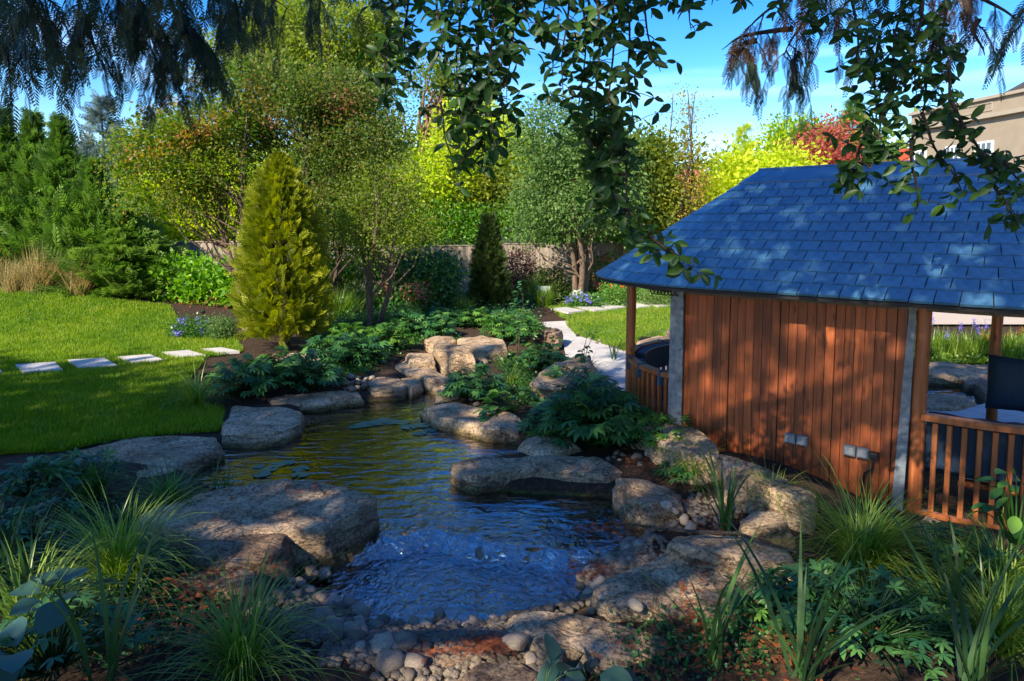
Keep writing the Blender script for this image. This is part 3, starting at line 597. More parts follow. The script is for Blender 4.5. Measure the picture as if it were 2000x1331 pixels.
o = link('gravel', inst('gravel', V1, F1, frames(D, np.random.uniform(.014, .046, N), np.tile([0, 0, 1.], (N, 1))), gp), M_peb, None, True)
tag(o, 'small rounded gravel under the cobbles and in the pool', 'gravel', kind='stuff')

# ------------------------------------------------------------------ paving
def clip(subj, rect):
    out = subj
    for i in range(len(rect)):
        a = rect[i]; b = rect[(i + 1) % len(rect)]; inp = out; out = []
        side = lambda p: (b[0] - a[0]) * (p[1] - a[1]) - (b[1] - a[1]) * (p[0] - a[0])
        for j in range(len(inp)):
            p = inp[j - 1]; q = inp[j]; sp, sq = side(p), side(q)
            if (sp >= 0) != (sq >= 0): t = sp / (sp - sq); out.append((p[0] + (q[0] - p[0]) * t, p[1] + (q[1] - p[1]) * t))
            if sq >= 0: out.append(q)
        if not out: return []
    return out
def slab_mesh(name, pl, z0, z1):
    V = [(x, y, z0) for x, y in pl] + [(x, y, z1) for x, y in pl]; n = len(pl)
    return py_mesh(name, V, [tuple(range(n, 2 * n))] + [(i, (i + 1) % n, n + (i + 1) % n, n + i) for i in range(n)])
patio = [(p[0], p[1]) for p in patio_pl]
pbase = empty('paved_path', (0, 0, 0)); tag(pbase, kind='structure')
area = lambda q: abs(sum(q[i - 1][0] * q[i][1] - q[i][0] * q[i - 1][1] for i in range(len(q)))) / 2
ca, sa = math.cos(R(20)), math.sin(R(20))
for i in range(-8, 24):
    for j in range(4, 36):
        ox = .3 * (j % 2); g_ = .006
        r_ = [(.62 * i + ox + g_, .45 * j + g_), (.62 * (i + 1) + ox - g_, .45 * j + g_), (.62 * (i + 1) + ox - g_, .45 * (j + 1) - g_), (.62 * i + ox + g_, .45 * (j + 1) - g_)]
        r_ = [(x * ca - y * sa + 3, x * sa + y * ca) for x, y in r_]
        q = clip(patio, r_)
        if len(q) > 2 and area(q) > .01: link('paving_slab', slab_mesh('paving_slab', q, -.02, .045 + random.uniform(0, .004)), M_slab, pbase)
def stone_slab(px4, z, label, grp):
    q = [G(x, y, z) for x, y in px4]; c = sum(q, Vector()) / 4; q = [(p.x - c.x, p.y - c.y) for p in q]
    me = slab_mesh('stepping_stone', q, -.05, .0); o = link('stepping_stone', me, M_slab); o.location = (c.x, c.y, max(hz(c.x + dx_, c.y + dy_) for dx_ in (-.3, 0, .3) for dy_ in (-.3, 0, .3)) + .05); tag(o, label, 'stepping stone', grp)
ll = ['stepping stone cut off by the left edge of the lawn', 'leftmost complete square stepping stone on the shaded lawn', 'second complete stepping stone from the left on shaded lawn', 'stepping stone third from left of the shaded lawn row', 'stepping stone just left of the one beside golden conifer', 'smallest stepping stone of left row touching the golden conifer bed']
for q, l_ in zip(left_st, ll): stone_slab(q, .15, l_, 'stepping stones across the left lawn')
rl = ['thin stepping stone where right row leaves the paving', 'second stepping stone from the paving in sunlit right row', 'stepping stone behind gazebo post, left of it in right row', 'stepping stone directly behind the left gazebo post', 'stepping stone just right of the left gazebo post', 'stepping stone nearest the grey metal strip in right row']
for q, l_ in zip(right_st, rl): stone_slab(q, .07, l_, 'stepping stones across the right lawn')

# ------------------------------------------------------------------ gazebo
GC = Vector((3.575, 6.96, 0)); GL = 1.055
gz = empty('gazebo', GC, math.atan2(-.64, .77)); tag(gz, 'timber gazebo with blue slate roof, plank wall and cushioned benches', 'gazebo')
HE, HR, RE = 1.84, 3.0, 1.8
slope = (HR - HE) / RE
def cone_z(r): return HR - slope * r
roof = None
V, Fc = [], []; n = 24
def stad(r, z, seg=24):
    pts = []
    for k in range(seg + 1): a = -math.pi / 2 + math.pi * k / seg; pts.append((GL + r * math.cos(a), r * math.sin(a), z))
    for k in range(seg + 1): a = math.pi / 2 + math.pi * k / seg; pts.append((-GL + r * math.cos(a), r * math.sin(a), z))
    return pts
rings = [stad(.03, HR - .03), stad(RE - .02, cone_z(RE) - .004), stad(RE - .03, cone_z(RE) - .030), stad(.05, HR - .12)]
for rr in rings: V += rr
m_ = len(rings[0])
for i in range(3):
    for k in range(m_): Fc.append((i * m_ + k, (i + 1) * m_ + k, (i + 1) * m_ + (k + 1) % m_, i * m_ + (k + 1) % m_))
roof = link('roof', py_mesh('roof', V, Fc), simple('dark_roof_felt', (.03, .03, .035), .8), gz)
NC = 12; r_top = .22
tiles = []   # (mesh key, matrix)
tm = {}
def tile_mesh(w0, w1, length):
    """trapezoid slate: lower edge w0, upper edge w1, thin, sloping"""
    V = []; t = .022
    for yy, w_ in ((0, w0), (length, w1)):
        for x in (-.5, .5): V.append((x * w_, yy, 0)); V.append((x * w_, yy, t))
    me = py_mesh('tile', V, [(0, 2, 3, 1), (4, 5, 7, 6), (1, 3, 7, 5), (0, 4, 6, 2), (0, 1, 5, 4), (2, 6, 7, 3)])
    me.materials.append(M_slate); return me
sl_len = math.hypot(1, slope)
for c in range(NC):
    ro = RE - (RE - r_top) * c / NC; ri = RE - (RE - r_top) * (c + 1) / NC
    ln = (ro - ri) * sl_len + .035; gap = .008
    # straight runs
    wd = .152; cnt = int(2 * GL / wd); wd = 2 * GL / cnt; off = (c % 2) * wd * .5
    key = ('s', c); tm[key] = tile_mesh(wd - gap, wd - gap, ln)
    for side in (-1, 1):
        if c % 2 == 0:
            for k in range(cnt): tiles.append((key, Vector((-GL + wd * (k + .5), side * ro, cone_z(ro))), (0 if side < 0 else math.pi)))
        else:
            for k in range(cnt - 1): tiles.append((key, Vector((-GL + wd * (k + 1), side * ro, cone_z(ro))), (0 if side < 0 else math.pi)))
    nt_ = max(6, int(round(math.pi * ro / (.155 + .05 * ro / RE)))); key = ('c', c); da = math.pi / nt_
    tm[key] = tile_mesh(2 * ro * math.sin(da / 2) - gap, 2 * (ri - .02) * math.sin(da / 2) - gap * .5, ln)
    for end, a0 in ((1, -math.pi / 2), (-1, math.pi / 2)):
        if c % 2:
            cw = 2 * ro * math.sin(da / 2); cwi = 2 * (ri - .02) * math.sin(da / 2); tm[('h', c)] = tm.get(('h', c)) or tile_mesh(wd / 2 + cw / 2 - gap, wd / 2 + cwi / 2 - gap, ln)
            for sd_ in (-1, 1): tiles.append((('h', c), Vector((end * (GL + (cw - wd) / 4), sd_ * ro * .999, cone_z(ro))), (0 if sd_ < 0 else math.pi) - sd_ * end * da * .1))
        for k in range(nt_ - (c % 2)):
            a = a0 + da * (k + (1.0 if c % 2 else .5)); tiles.append((key, Vector((end * GL + ro * math.cos(a), ro * math.sin(a), cone_z(ro))), a + math.pi / 2))
gm = Matrix.Translation(GC) @ Matrix.Rotation(math.atan2(-.64, .77), 4, 'Z')
pitch = math.atan(slope)
full = []
for key, p, rz_ in tiles:
    Mx = Matrix.Translation(p + Vector((0, 0, .006 + random.uniform(0, .004)))) @ Matrix.Rotation(rz_, 4, 'Z') @ Matrix.Rotation(pitch - .050 + random.gauss(0, .002), 4, 'X') @ Matrix.Rotation(random.gauss(0, .006), 4, 'Z')
    wp = gm @ p; nrm = (gm.to_3x3() @ Matrix.Rotation(rz_, 3, 'Z') @ Vector((0, -slope, 1))).normalized()
    toc = (Vector((0, 0, CAMZ)) - wp); vis = nrm.dot(toc.normalized()) / toc.length ** 2
    if wp.x / wp.y > .80: vis *= .1
    full.append((vis, key, Mx))
full.sort(key=lambda a: -a[0])
for vis, key, Mx in full[:300]:
    o = bpy.data.objects.new('tile', tm[key]); COL.objects.link(o); o.parent = roof; o.matrix_parent_inverse = Matrix.Identity(4); o.matrix_local = Mx
V, Fc = [], []
for vis, key, Mx in full[300:]:
    b = len(V); me = tm[key]; V += [(Mx @ v.co)[:] for v in me.vertices]; Fc += [tuple(b + i for i in p.vertices) for p in me.polygons]
o = link('tiles', py_mesh('tiles', V, Fc), M_slate, roof); tag(o, kind='stuff')
# ridge cap: a folded sheet over the ridge with rounded ends
rc = [stad(.005, HR + .028, 12), stad(.035, HR + .022, 12), stad(r_top + .02, cone_z(r_top) + .030, 12), stad(r_top + .02, cone_z(r_top) + .008, 12)]
V = sum(rc, []); m_ = len(rc[0]); Fc = [(i * m_ + k, (i + 1) * m_ + k, (i + 1) * m_ + (k + 1) % m_, i * m_ + (k + 1) % m_) for i in range(3) for k in range(m_)]
link('ridge_cap', py_mesh('ridge_cap', V, Fc), M_cap, roof)
V, Fc = [], []; bm_tube(V, Fc, [(-GL - .03, 0, HR + .03), (0, 0, HR + .035), (GL + .03, 0, HR + .03)], [.018] * 3, 8)
link('ridge_roll', np_mesh('ridge_roll', V, Fc), M_cap, roof, True)
# plan helper: s along the near side/around the ends
RW = 1.40
def plan(r, a_or_x, end=None):
    """end None: near straight side at x; end +-1: angle (deg) round that end from -90 (near) outward"""
    if end is None: return Vector((a_or_x, -r, 0))
    a = R(-90 + a_or_x) if end > 0 else R(-90 - a_or_x)
    return Vector((end * GL + r * math.cos(a), r * math.sin(a), 0))
wall = empty('wall'); wall.parent = gz
WX0, WX1 = -1.27, .67
npk = 25; pw = (WX1 - WX0) / npk
for k in range(npk):
    xc = WX0 + pw * (k + .5); wk = pw * (.972 if k % 6 else .90); yo = -RW + random.uniform(-.002, .002) + (.008 if k % 6 == 0 else 0)
    if xc < -GL: yo += (abs(xc) - GL) * .10
    V, Fc = [], []; box_vf(V, Fc, (-wk / 2, -.011, 0), (wk / 2, .011, 1.80)); me = bevel(py_mesh('plank', V, Fc), .003, 1)
    o = link('plank', me, M_plank, wall); o.location = (xc, yo, .0)
box('backing_board', (WX0, -RW + .02, 0), (WX1, -RW + .05, 1.8), simple('dark_backing', (.03, .015, .008), .8), wall)
# grey metal strips at both ends of the wall
def strip_obj(x, wt, wb, lean, name='metal_strip'):
    V = []
    for z, wd_, dx in ((.0, wb, lean), (.9, (wt + wb) / 2 * 1.02, lean * .45), (1.83, wt, 0)):
        V += [(x + dx - wd_ / 2, -RW - .034, z), (x + dx + wd_ / 2, -RW - .034, z), (x + dx + wd_ / 2, -RW - .012, z), (x + dx - wd_ / 2, -RW - .012, z)]
    Fc = []
    for i in range(2):
        for k in range(4): Fc.append((i * 4 + k, i * 4 + (k + 1) % 4, i * 4 + 4 + (k + 1) % 4, i * 4 + 4 + k))
    o = link(name, py_mesh(name, V, Fc), M_galv, gz)
    for z in (.55, 1.2):
        V, Fc = [], []; bm_tube(V, Fc, [(x + lean * .4 + wb * .3, -RW - .034, z), (x + lean * .4 + wb * .3, -RW - .042, z)], [.008, .006], 8)
        link('bolt', np_mesh('bolt', V, Fc), M_black, o)
strip_obj(-1.335, .135, .15, .0); strip_obj(.705, .05, .085, -.045)
def post(p, h=1.82, r=.055):
    V, Fc = [], []; z = np.linspace(0, h, 8); bm_tube(V, Fc, [(p.x + .004 * math.sin(q * 5), p.y, q) for q in z], [r * (1 + .04 * math.sin(q * 7 + p.x)) for q in z], 14)
    link('post', np_mesh('post', V, Fc), M_post, gz, True)
PR = RW - .0
for p in (plan(RW - .02, .775), plan(PR - .06, -1.34), plan(PR, 62, -1), plan(PR, 120, -1), plan(PR, 180, -1), plan(PR, 60, 1), plan(PR, 118, 1), plan(PR, 180, 1)): post(p)
# eave beam under the roof edge (segments)
def arcpts(r, z, a0, a1, end, n=20): return [tuple(plan(r, a0 + (a1 - a0) * k / n, end) + Vector((0, 0, z))) for k in range(n + 1)]
def ribbon(name, path, hw, hh, m, parent, closed=False):
    """rectangular-section rail along a path"""
    V, Fc = [], []; n = len(path)
    for i, p in enumerate(path):
        p = Vector(p); d = (Vector(path[min(i + 1, n - 1)]) - Vector(path[max(i - 1, 0)])).normalized(); s_ = d.cross(Vector((0, 0, 1))).normalized()
        for a, b in ((-1, -1), (1, -1), (1, 1), (-1, 1)): V.append((p + s_ * hw * a + Vector((0, 0, hh * b)))[:])
    for i in range(n - 1):
        for k in range(4): Fc.append((i * 4 + k, i * 4 + (k + 1) % 4, i * 4 + 4 + (k + 1) % 4, i * 4 + 4 + k))
    Fc += [(3, 2, 1, 0), tuple((n - 1) * 4 + k for k in range(4))]
    return link(name, py_mesh(name, V, Fc), m, parent)
near_path = arcpts(PR, 1.80, 180, 0, -1) + arcpts(PR, 1.80, 0, 180, 1)
ribbon('eave_beam', near_path, .03, .05, wood('dark_beam', (.06, .05, .045), (.14, .12, .10)), gz)
# rails and balusters
def railing(name, path, top=.90):
    rl_ = ribbon(name, [(p[0], p[1], top) for p in path], .045, .024, M_post, gz)
    ribbon('bottom_rail', [(p[0], p[1], .10) for p in path], .022, .03, M_post, rl_)
    L_ = 0; last = Vector(path[0]); acc = 0
    step = .098
    bme = bevel(py_mesh('baluster', *(lambda V, Fc: (box_vf(V, Fc, (-.019, -.019, 0), (.019, .019, top - .17)), (V, Fc))[1])([], [])), .004, 1)
    for i in range(1, len(path)):
        a = Vector(path[i - 1]); b = Vector(path[i]); d = (b - a).length; s_ = step - acc
        while s_ < d:
            q = a.lerp(b, s_ / d); o = link('baluster', bme, M_post, rl_); o.location = (q.x, q.y, .13); o.rotation_euler = (0, 0, math.atan2((b - a).y, (b - a).x)); s_ += step
        acc = (acc + d) % step
    return rl_
left_path = [tuple(plan(RW + .0, -1.30))] + arcpts(RW + .0, 0, 8, 62, -1, 12)
railing('railing', left_path); railing('railing', arcpts(RW, 0, 62, 135, -1, 14))
right_path = [tuple(plan(RW, .80)), tuple(plan(RW, .93))] + arcpts(RW, 0, 0, 60, 1, 14)
railing('railing', right_path); railing('railing', arcpts(RW, 0, 60, 118, 1, 12))
# cushions: curved back bands and seat pads
def band(name, r0, r1, z0, z1, a0, a1, end, mtop, mside, n=16, pre=None, parent=None):
    V, Fc = [], []
    A = [(plan(r0, a0 + (a1 - a0) * k / n, end), plan(r1, a0 + (a1 - a0) * k / n, end)) for k in range(n + 1)]
    if pre: A = [(plan(r0, x), plan(r1, x)) for x in pre] + A
    n = len(A) - 1
    e = .02
    for i, (a, b) in enumerate(A):
        u = (b - a).normalized() * e
        for q, z in ((a, z0 + e), (a + u, z0), (b - u, z0), (b, z0 + e), (b, z1 - e), (b - u, z1), (a + u, z1), (a, z1 - e)): V.append((q.x, q.y, z + .006 * math.sin(i * 2.3)))
    for i in range(n):
        for k in range(8): Fc.append((i * 8 + k, i * 8 + (k + 1) % 8, i * 8 + 8 + (k + 1) % 8, i * 8 + 8 + k))
    Fc += [tuple(range(7, -1, -1)), tuple(n * 8 + k for k in range(8))]
    me = py_mesh(name, V, Fc); me.materials.append(mside); me.materials.append(mtop)
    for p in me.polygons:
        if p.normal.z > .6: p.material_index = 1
    return link(name, me, None, parent)
def cushion(label, *a, **k):
    o = band('cushion', *a, **k); o.matrix_world = gm; o.name = 'cushion'; tag(o, label, 'cushion', 'navy bench cushions'); return o
def piping(o_, r, z, a0, a1, end, n=16):
    V, Fc = [], []; bm_tube(V, Fc, arcpts(r, z, a0, a1, end, n), .004, 5); link('piping', np_mesh('piping', V, Fc), M_pipe, o_, True)
benches = empty('bench_left'); bpy.data.objects.remove(benches)
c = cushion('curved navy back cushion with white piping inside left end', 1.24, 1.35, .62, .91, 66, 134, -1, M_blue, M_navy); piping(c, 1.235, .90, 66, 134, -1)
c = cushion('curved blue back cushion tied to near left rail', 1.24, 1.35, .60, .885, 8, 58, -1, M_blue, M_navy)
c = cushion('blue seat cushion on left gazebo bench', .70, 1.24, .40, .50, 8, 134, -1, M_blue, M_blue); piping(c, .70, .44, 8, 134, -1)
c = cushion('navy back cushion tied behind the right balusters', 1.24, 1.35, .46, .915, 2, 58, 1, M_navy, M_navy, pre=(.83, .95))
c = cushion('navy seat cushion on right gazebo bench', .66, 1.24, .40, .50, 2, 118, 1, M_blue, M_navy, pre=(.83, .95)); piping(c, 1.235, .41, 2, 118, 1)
for lo_, hi_, e_ in ((8, 134, -1), (0, 118, 1)):
    o = band('bench', .70, 1.28, .34, .385, lo_, hi_, e_, M_post, M_post, parent=gz)
# bench skirt line and straps
for a_, e_ in ((20, -1), (36, -1), (52, -1), (82, -1), (104, -1), (30, 1)):
    q = plan(RW, a_, e_); V, Fc = [], []; box_vf(V, Fc, (-.014, -.053, -.12), (.014, .053, .030)); o = link('strap', py_mesh('strap', V, Fc), M_blue, gz); o.location = (q.x, q.y, .90)
    o.rotation_euler = (0, 0, math.atan2(q.y, q.x - e_ * GL) + math.pi / 2)
# pillow leaning by inner post
def pillow(px, py, Yd, sx, sy, rz, tilt, label):
    V = []; n = 14
    for side in (1, -1):
        for i in range(n + 1):
            for j in range(n + 1):
                u, v = i / n * 2 - 1, j / n * 2 - 1; t = (max(0, (1 - u ** 4)) * max(0, (1 - v ** 4))) ** .5
                pin = 1 - .06 * (1 - abs(u)) * abs(v) ** 3; pin2 = 1 - .06 * (1 - abs(v)) * abs(u) ** 3
                V.append((u * sx / 2 * pin2, side * .075 * t, v * sy / 2 * pin))
    m1 = (n + 1) ** 2; Fc = []
    for s_ in range(2):
        for i in range(n):
            for j in range(n):
                a = s_ * m1 + i * (n + 1) + j; q = (a, a + 1, a + n + 2, a + n + 1); Fc.append(q if s_ else q[::-1])
    o = link('pillow', py_mesh('pillow', V, Fc), M_navy, None, True); o.location = P(px, py, Yd); o.rotation_euler = (tilt, 0, rz); tag(o, label, 'pillow'); return o
pillow(1990, 752, 6.35, .50, .52, R(-38), R(-12), 'square navy pillow leaning by inner gazebo post')
# sockets and cable on the plank wall
def socket(px, py, label):
    t = G(px, py, .5); d = ray(px, py)
    # intersect with the wall plane
    nrm = gm.to_3x3() @ Vector((0, -1, 0)); pt = gm @ Vector((0, -RW - .016, 0)); s_ = (pt - Vector((0, 0, CAMZ))).dot(nrm) / d.dot(nrm); q = Vector((0, 0, CAMZ)) + d * s_
    e = empty('socket_box', q, math.atan2(-.64, .77)); tag(e, label, 'socket', 'outdoor sockets on plank wall')
    for sx_ in (-.052, .052):
        b = box('housing', (sx_ - .048, -.045, -.045), (sx_ + .048, .0, .045), M_plastic, e, .006)
        l_ = box('lid', (sx_ - .036, -.053, -.034), (sx_ + .036, -.0455, .030), M_clear, b, .003)
        box('indicator_lamp', (sx_ - .003, -.055, .012), (sx_ + .003, -.0532, .018), M_red, b)
    return e, q
socket(1557, 857, 'left grey double outdoor socket low on plank wall'); e2, q2 = socket(1674, 881, 'right grey double outdoor socket with black plug')
box('plug', (.105, -.075, -.03), (.17, -.004, .028), M_black, e2, .01)
V, Fc = [], []; bm_tube(V, Fc, [(.14, -.04, -.03), (.13, -.05, -.12), (.07, -.03, -.17), (.05, -.03, -.4), (.05, -.02, -.62)], .009, 6)
link('cable', np_mesh('cable', V, Fc), M_black, e2, True)
# heater coil under left eave
V, Fc = [], []
pp = []
for k in range(160):
    a = k / 160 * 6.283 * 8; x_ = -1.62 + .30 * k / 160; pp.append((x_, -1.45 + .035 * math.cos(a), 1.765 + .035 * math.sin(a)))
bm_tube(V, Fc, pp, .006, 5); link('coiled_hose', np_mesh('coiled_hose', V, Fc), M_black, gz, True)

# ------------------------------------------------------------------ house, distant roof, fences
def house():
    h = empty('house', (0, 0, 0)); tag(h, 'cream rendered house with dark hipped roof beyond the gazebo', 'house')
    A = Vector((21.0 + .1575 * 22, 6, 0)); dirv = Vector((-.1575, 1, 0)).normalized(); Ln = 29.0; rz = math.atan2(dirv.y, dirv.x)
    Mh = Matrix.Translation(A) @ Matrix.Rotation(rz, 4, 'Z')
    def hb(name, lo, hi, m, parent=None):
        V, Fc = [], []; box_vf(V, Fc, lo, hi, Mh); return link(name, py_mesh(name, V, Fc), m, parent or h)
    # local x along facade (away from camera), +y towards the garden (left)
    # windows: find local x from pixel
    def fx(px):
        k = (px - 1000) / F; # x = k*y ; A + dirv*s
        s_ = (k * A.y - A.x) / (dirv.x - k * dirv.y); return s_
    zw0, zw1 = 4.2, 5.9
    wins = [(fx(1925), fx(1896)), (fx(1862), fx(1839)), (fx(1797), fx(1770))]
    wins = [(a, b) for a, b in wins]
    w_ = hb('wall', (0, -8, 0), (Ln, 0, 6.95), M_wall)
    hb('cornice', (-.05, -8, 6.95), (Ln + .1, .22, 7.12), M_trim); hb('parapet', (0, -8, 7.12), (Ln, .03, 7.75), M_wall); hb('coping', (-.05, -8, 7.75), (Ln + .1, .16, 7.88), M_trim)
    for k in range(5):
        x0 = Ln - 1.6 - 5.2 * k
        for zz in (7.26, 7.58): hb('parapet_moulding', (x0 - 3.2, .032, zz), (x0, .06, zz + .05), M_trim)
        for xx in (x0 - 3.2, x0 - .05): hb('parapet_moulding', (xx, .032, 7.312), (xx + .05, .058, 7.578), M_trim)
    for a, b in wins:
        zt = 5.9
        f_ = hb('window', (a - .08, .002, 4.1), (b + .08, .05, zt + .08), M_frame); hb('pane', (a + .02, .051, 4.2), (b - .02, .056, zt), M_glass, f_)
        nn = 3
        for i in range(1, nn): hb('glazing_bar', (a + (b - a) * i / nn - .02, .0565, 4.2), (a + (b - a) * i / nn + .02, .075, zt), M_frame, f_)
        for zz in (4.77, 5.33): hb('glazing_bar', (a + .02, .0565, zz - .02), (b - .02, .074, zz + .02), M_frame, f_)
        hb('sill', (a - .2, .0, 3.98), (b + .2, .12, 4.095), M_trim, f_)
    V = [Mh @ Vector(p) for p in ((-3, -1.0, 7.9), (Ln - 3.5, -1.0, 7.9), (Ln - 3.5, -12, 7.9), (-3, -12, 7.9), (4, -5.5, 11.6), (Ln - 8, -5.5, 11.6))]
    link('roof', py_mesh('roof', V, [(0, 1, 5, 4), (1, 2, 5), (2, 3, 4, 5), (3, 0, 4), (3, 2, 1, 0)]), M_dkroof, h)
    hb('chimney_pot', (Ln + .4, -1.2, 4.8), (Ln + 1.2, -.2, 6.2), M_redp)
    hb('side_wing', (Ln, -6, 0), (Ln + 5, -1.5, 4.6), M_wall)
house()
def far_roof(px0, px1, yt, yb, Yd, label):
    a = P(px0, yb, Yd); b = P(px1, yb, Yd); t = P(px0, yt, Yd + 4).z
    h = empty('far_house', (0, 0, 0)); tag(h, label, 'house')
    V = [(a.x, Yd, a.z), (b.x, Yd, a.z), (b.x, Yd + 8, a.z), (a.x, Yd + 8, a.z), (a.x + 1, Yd + 4, t), (b.x - 1, Yd + 4, t)]
    link('roof', py_mesh('roof', V, [(0, 1, 5, 4), (1, 2, 5), (2, 3, 4, 5), (3, 0, 4)]), M_redroof, h)
    V, Fc = [], []; box_vf(V, Fc, (a.x + .3, Yd + .3, 0), (b.x - .3, Yd + 7.7, a.z - .01)); link('wall', py_mesh('wall', V, Fc), M_wall, h)
far_roof(1225, 1460, 333, 412, 30, 'house with red tiled roof behind the birch')

def fence(p0, p1, h, label, wd=.14):
    d = Vector(p1) - Vector(p0); Ln = d.length; d.normalize(); rz = math.atan2(d.y, d.x)
    e = empty('fence', p0, rz); tag(e, label, 'fence'); n = int(Ln / wd)
    V, Fc = [], []; box_vf(V, Fc, (-wd / 2 + .004, -.010, 0), (wd / 2 - .004, .010, h)); me = py_mesh('plank', V, Fc); me.materials.append(M_fence)
    for k in range(n):
        o = link('plank', me, None, e); o.location = (wd * (k + .5), random.uniform(-.006, .006) + (.012 if k % 2 else 0), random.uniform(-.012, .012)); o.rotation_euler = (0, random.gauss(0, .004), 0)
    for z in (.3, h - .3): box('rail', (0, .026, z), (Ln, .07, z + .08), M_fence, e)
    box('coping', (0, -.03, h + .015), (Ln, .05, h + .045), M_fence, e)
    for k in range(int(Ln / 2.4) + 1): box('post', (k * 2.4 - .05, .072, 0), (k * 2.4 + .05, .16, h), M_fence, e)
fence((-.3, 22.0, .02), (6.6, 22.3, .0), 1.72, 'weathered plank fence behind the multi-stemmed tree', .15)
fence((-12, 20.6, .1), (-5.2, 20.4, .1), 1.75, 'pale plank fence above laurel hedge at left', .15)
fence((-5.1, 20.3, .1), (-.4, 21.9, .05), 1.6, 'shaded plank fence between golden conifer and dark yew', .15)

# ------------------------------------------------------------------ vegetation templates
LEAF = (np.array([(0, 0, 0), (-.28, .42, .05), (0, 1, -.04), (.28, .42, .05)]), np.array([(0, 3, 2, 1)]))
NEED = (np.array([(0, 0, 0), (-.09, .35, .02), (0, 1, 0), (.09, .35, .02)]), np.array([(0, 3, 2, 1)]))
def spray_template(n=9, w=.42, spread=50, droop=.15, sub=.22, tk=1.0):
    """flat fern-like conifer spray: axis plus alternating side twigs"""
    V, Fc = [], []
    def twig(p, ang, ln, wd):
        d = np.array([math.sin(ang), math.cos(ang), -droop * .4]); s_ = np.array([math.cos(ang), -math.sin(ang), 0]) * wd
        s_ = s_ * tk; b = len(V); V.extend([p - s_ * .4, p + d * ln * .5 + s_, p + d * ln, p + d * ln * .5 - s_]); Fc.append((b, b + 1, b + 2, b + 3))
    ax_ = lambda t: np.array([0, t, -droop * t * t])
    b = len(V); V.extend([ax_(0) - [.012, 0, 0], ax_(0) + [.012, 0, 0], ax_(1) + [.004, 0, 0], ax_(1) - [.004, 0, 0]]); Fc.append((b, b + 1, b + 2, b + 3))
    for i in range(n):
        t = .08 + .88 * i / n; ln = w * (1 - t * .75) * (.6 + .4 * math.sin(min(1, t * 4) * 1.57))
        for s_ in (-1, 1):
            p = ax_(t + (.03 if s_ > 0 else 0)); a = R(spread) * s_; twig(p, a, ln, .022)
            if sub:
                for q in (.35, .6):
                    pp_ = p + np.array([math.sin(a), math.cos(a), 0]) * ln * q
                    twig(pp_, a - R(40) * s_, ln * .45, .018)
    return np.array(V), np.array(Fc)
SPRAY = spray_template(8, .40, 40, .12, 0, 1.25); SPRAY_S = spray_template(5, .5, 42, .1, 0, 2.3)
def rnd(n, a, b): return np.random.uniform(a, b, n)
def sph(n):
    return norm(np.random.normal(size=(n, 3)))
def crown_pts(blobs, n, shell=.55, clump=.0):
    """points in a set of ellipsoids (cx,cy,cz,rx,ry,rz)"""
    B = np.array(blobs, float); vol = B[:, 3] * B[:, 4] * B[:, 5]; k = np.random.choice(len(B), n, p=vol / vol.sum())
    d = sph(n); r = (shell + (1 - shell) * np.random.rand(n)) ** .7 * (.85 + .3 * np.random.rand(n))
    return B[k, :3] + d * r[:, None] * B[k, 3:6], d
def clumped(blobs, nclump, per, rc, shell=.5):
    C, D = crown_pts(blobs, nclump, shell); k = np.repeat(np.arange(nclump), per); N = len(k)
    off = np.random.normal(size=(N, 3)) * rc * [1, 1, .75]
    return C[k] + off, norm(D[k] + np.random.normal(size=(N, 3)) * .8), k, C
def leafcloud(name, parent, m, pts, dirs, size, tint, templ=LEAF, up=None):
    me = inst(name, templ[0], templ[1], frames(dirs, size, up), pts, np.clip(tint, 0, 1)); return link(name, me, m, parent)
def limb_path(a, b, n=6, wob=.12, sag=0):
    a = Vector(a); b = Vector(b); L_ = (b - a).length; out = []
    ph = random.random() * 9
    for i in range(n + 1):
        t = i / n; q = a.lerp(b, t); env = math.sin(t * math.pi)
        q += Vector((math.sin(t * 5 + ph), math.cos(t * 4 + ph * 2), .5 * math.sin(t * 7 + ph))) * wob * L_ * env * .6 + Vector((0, 0, sag * L_ * env)); out.append(q)
    return out
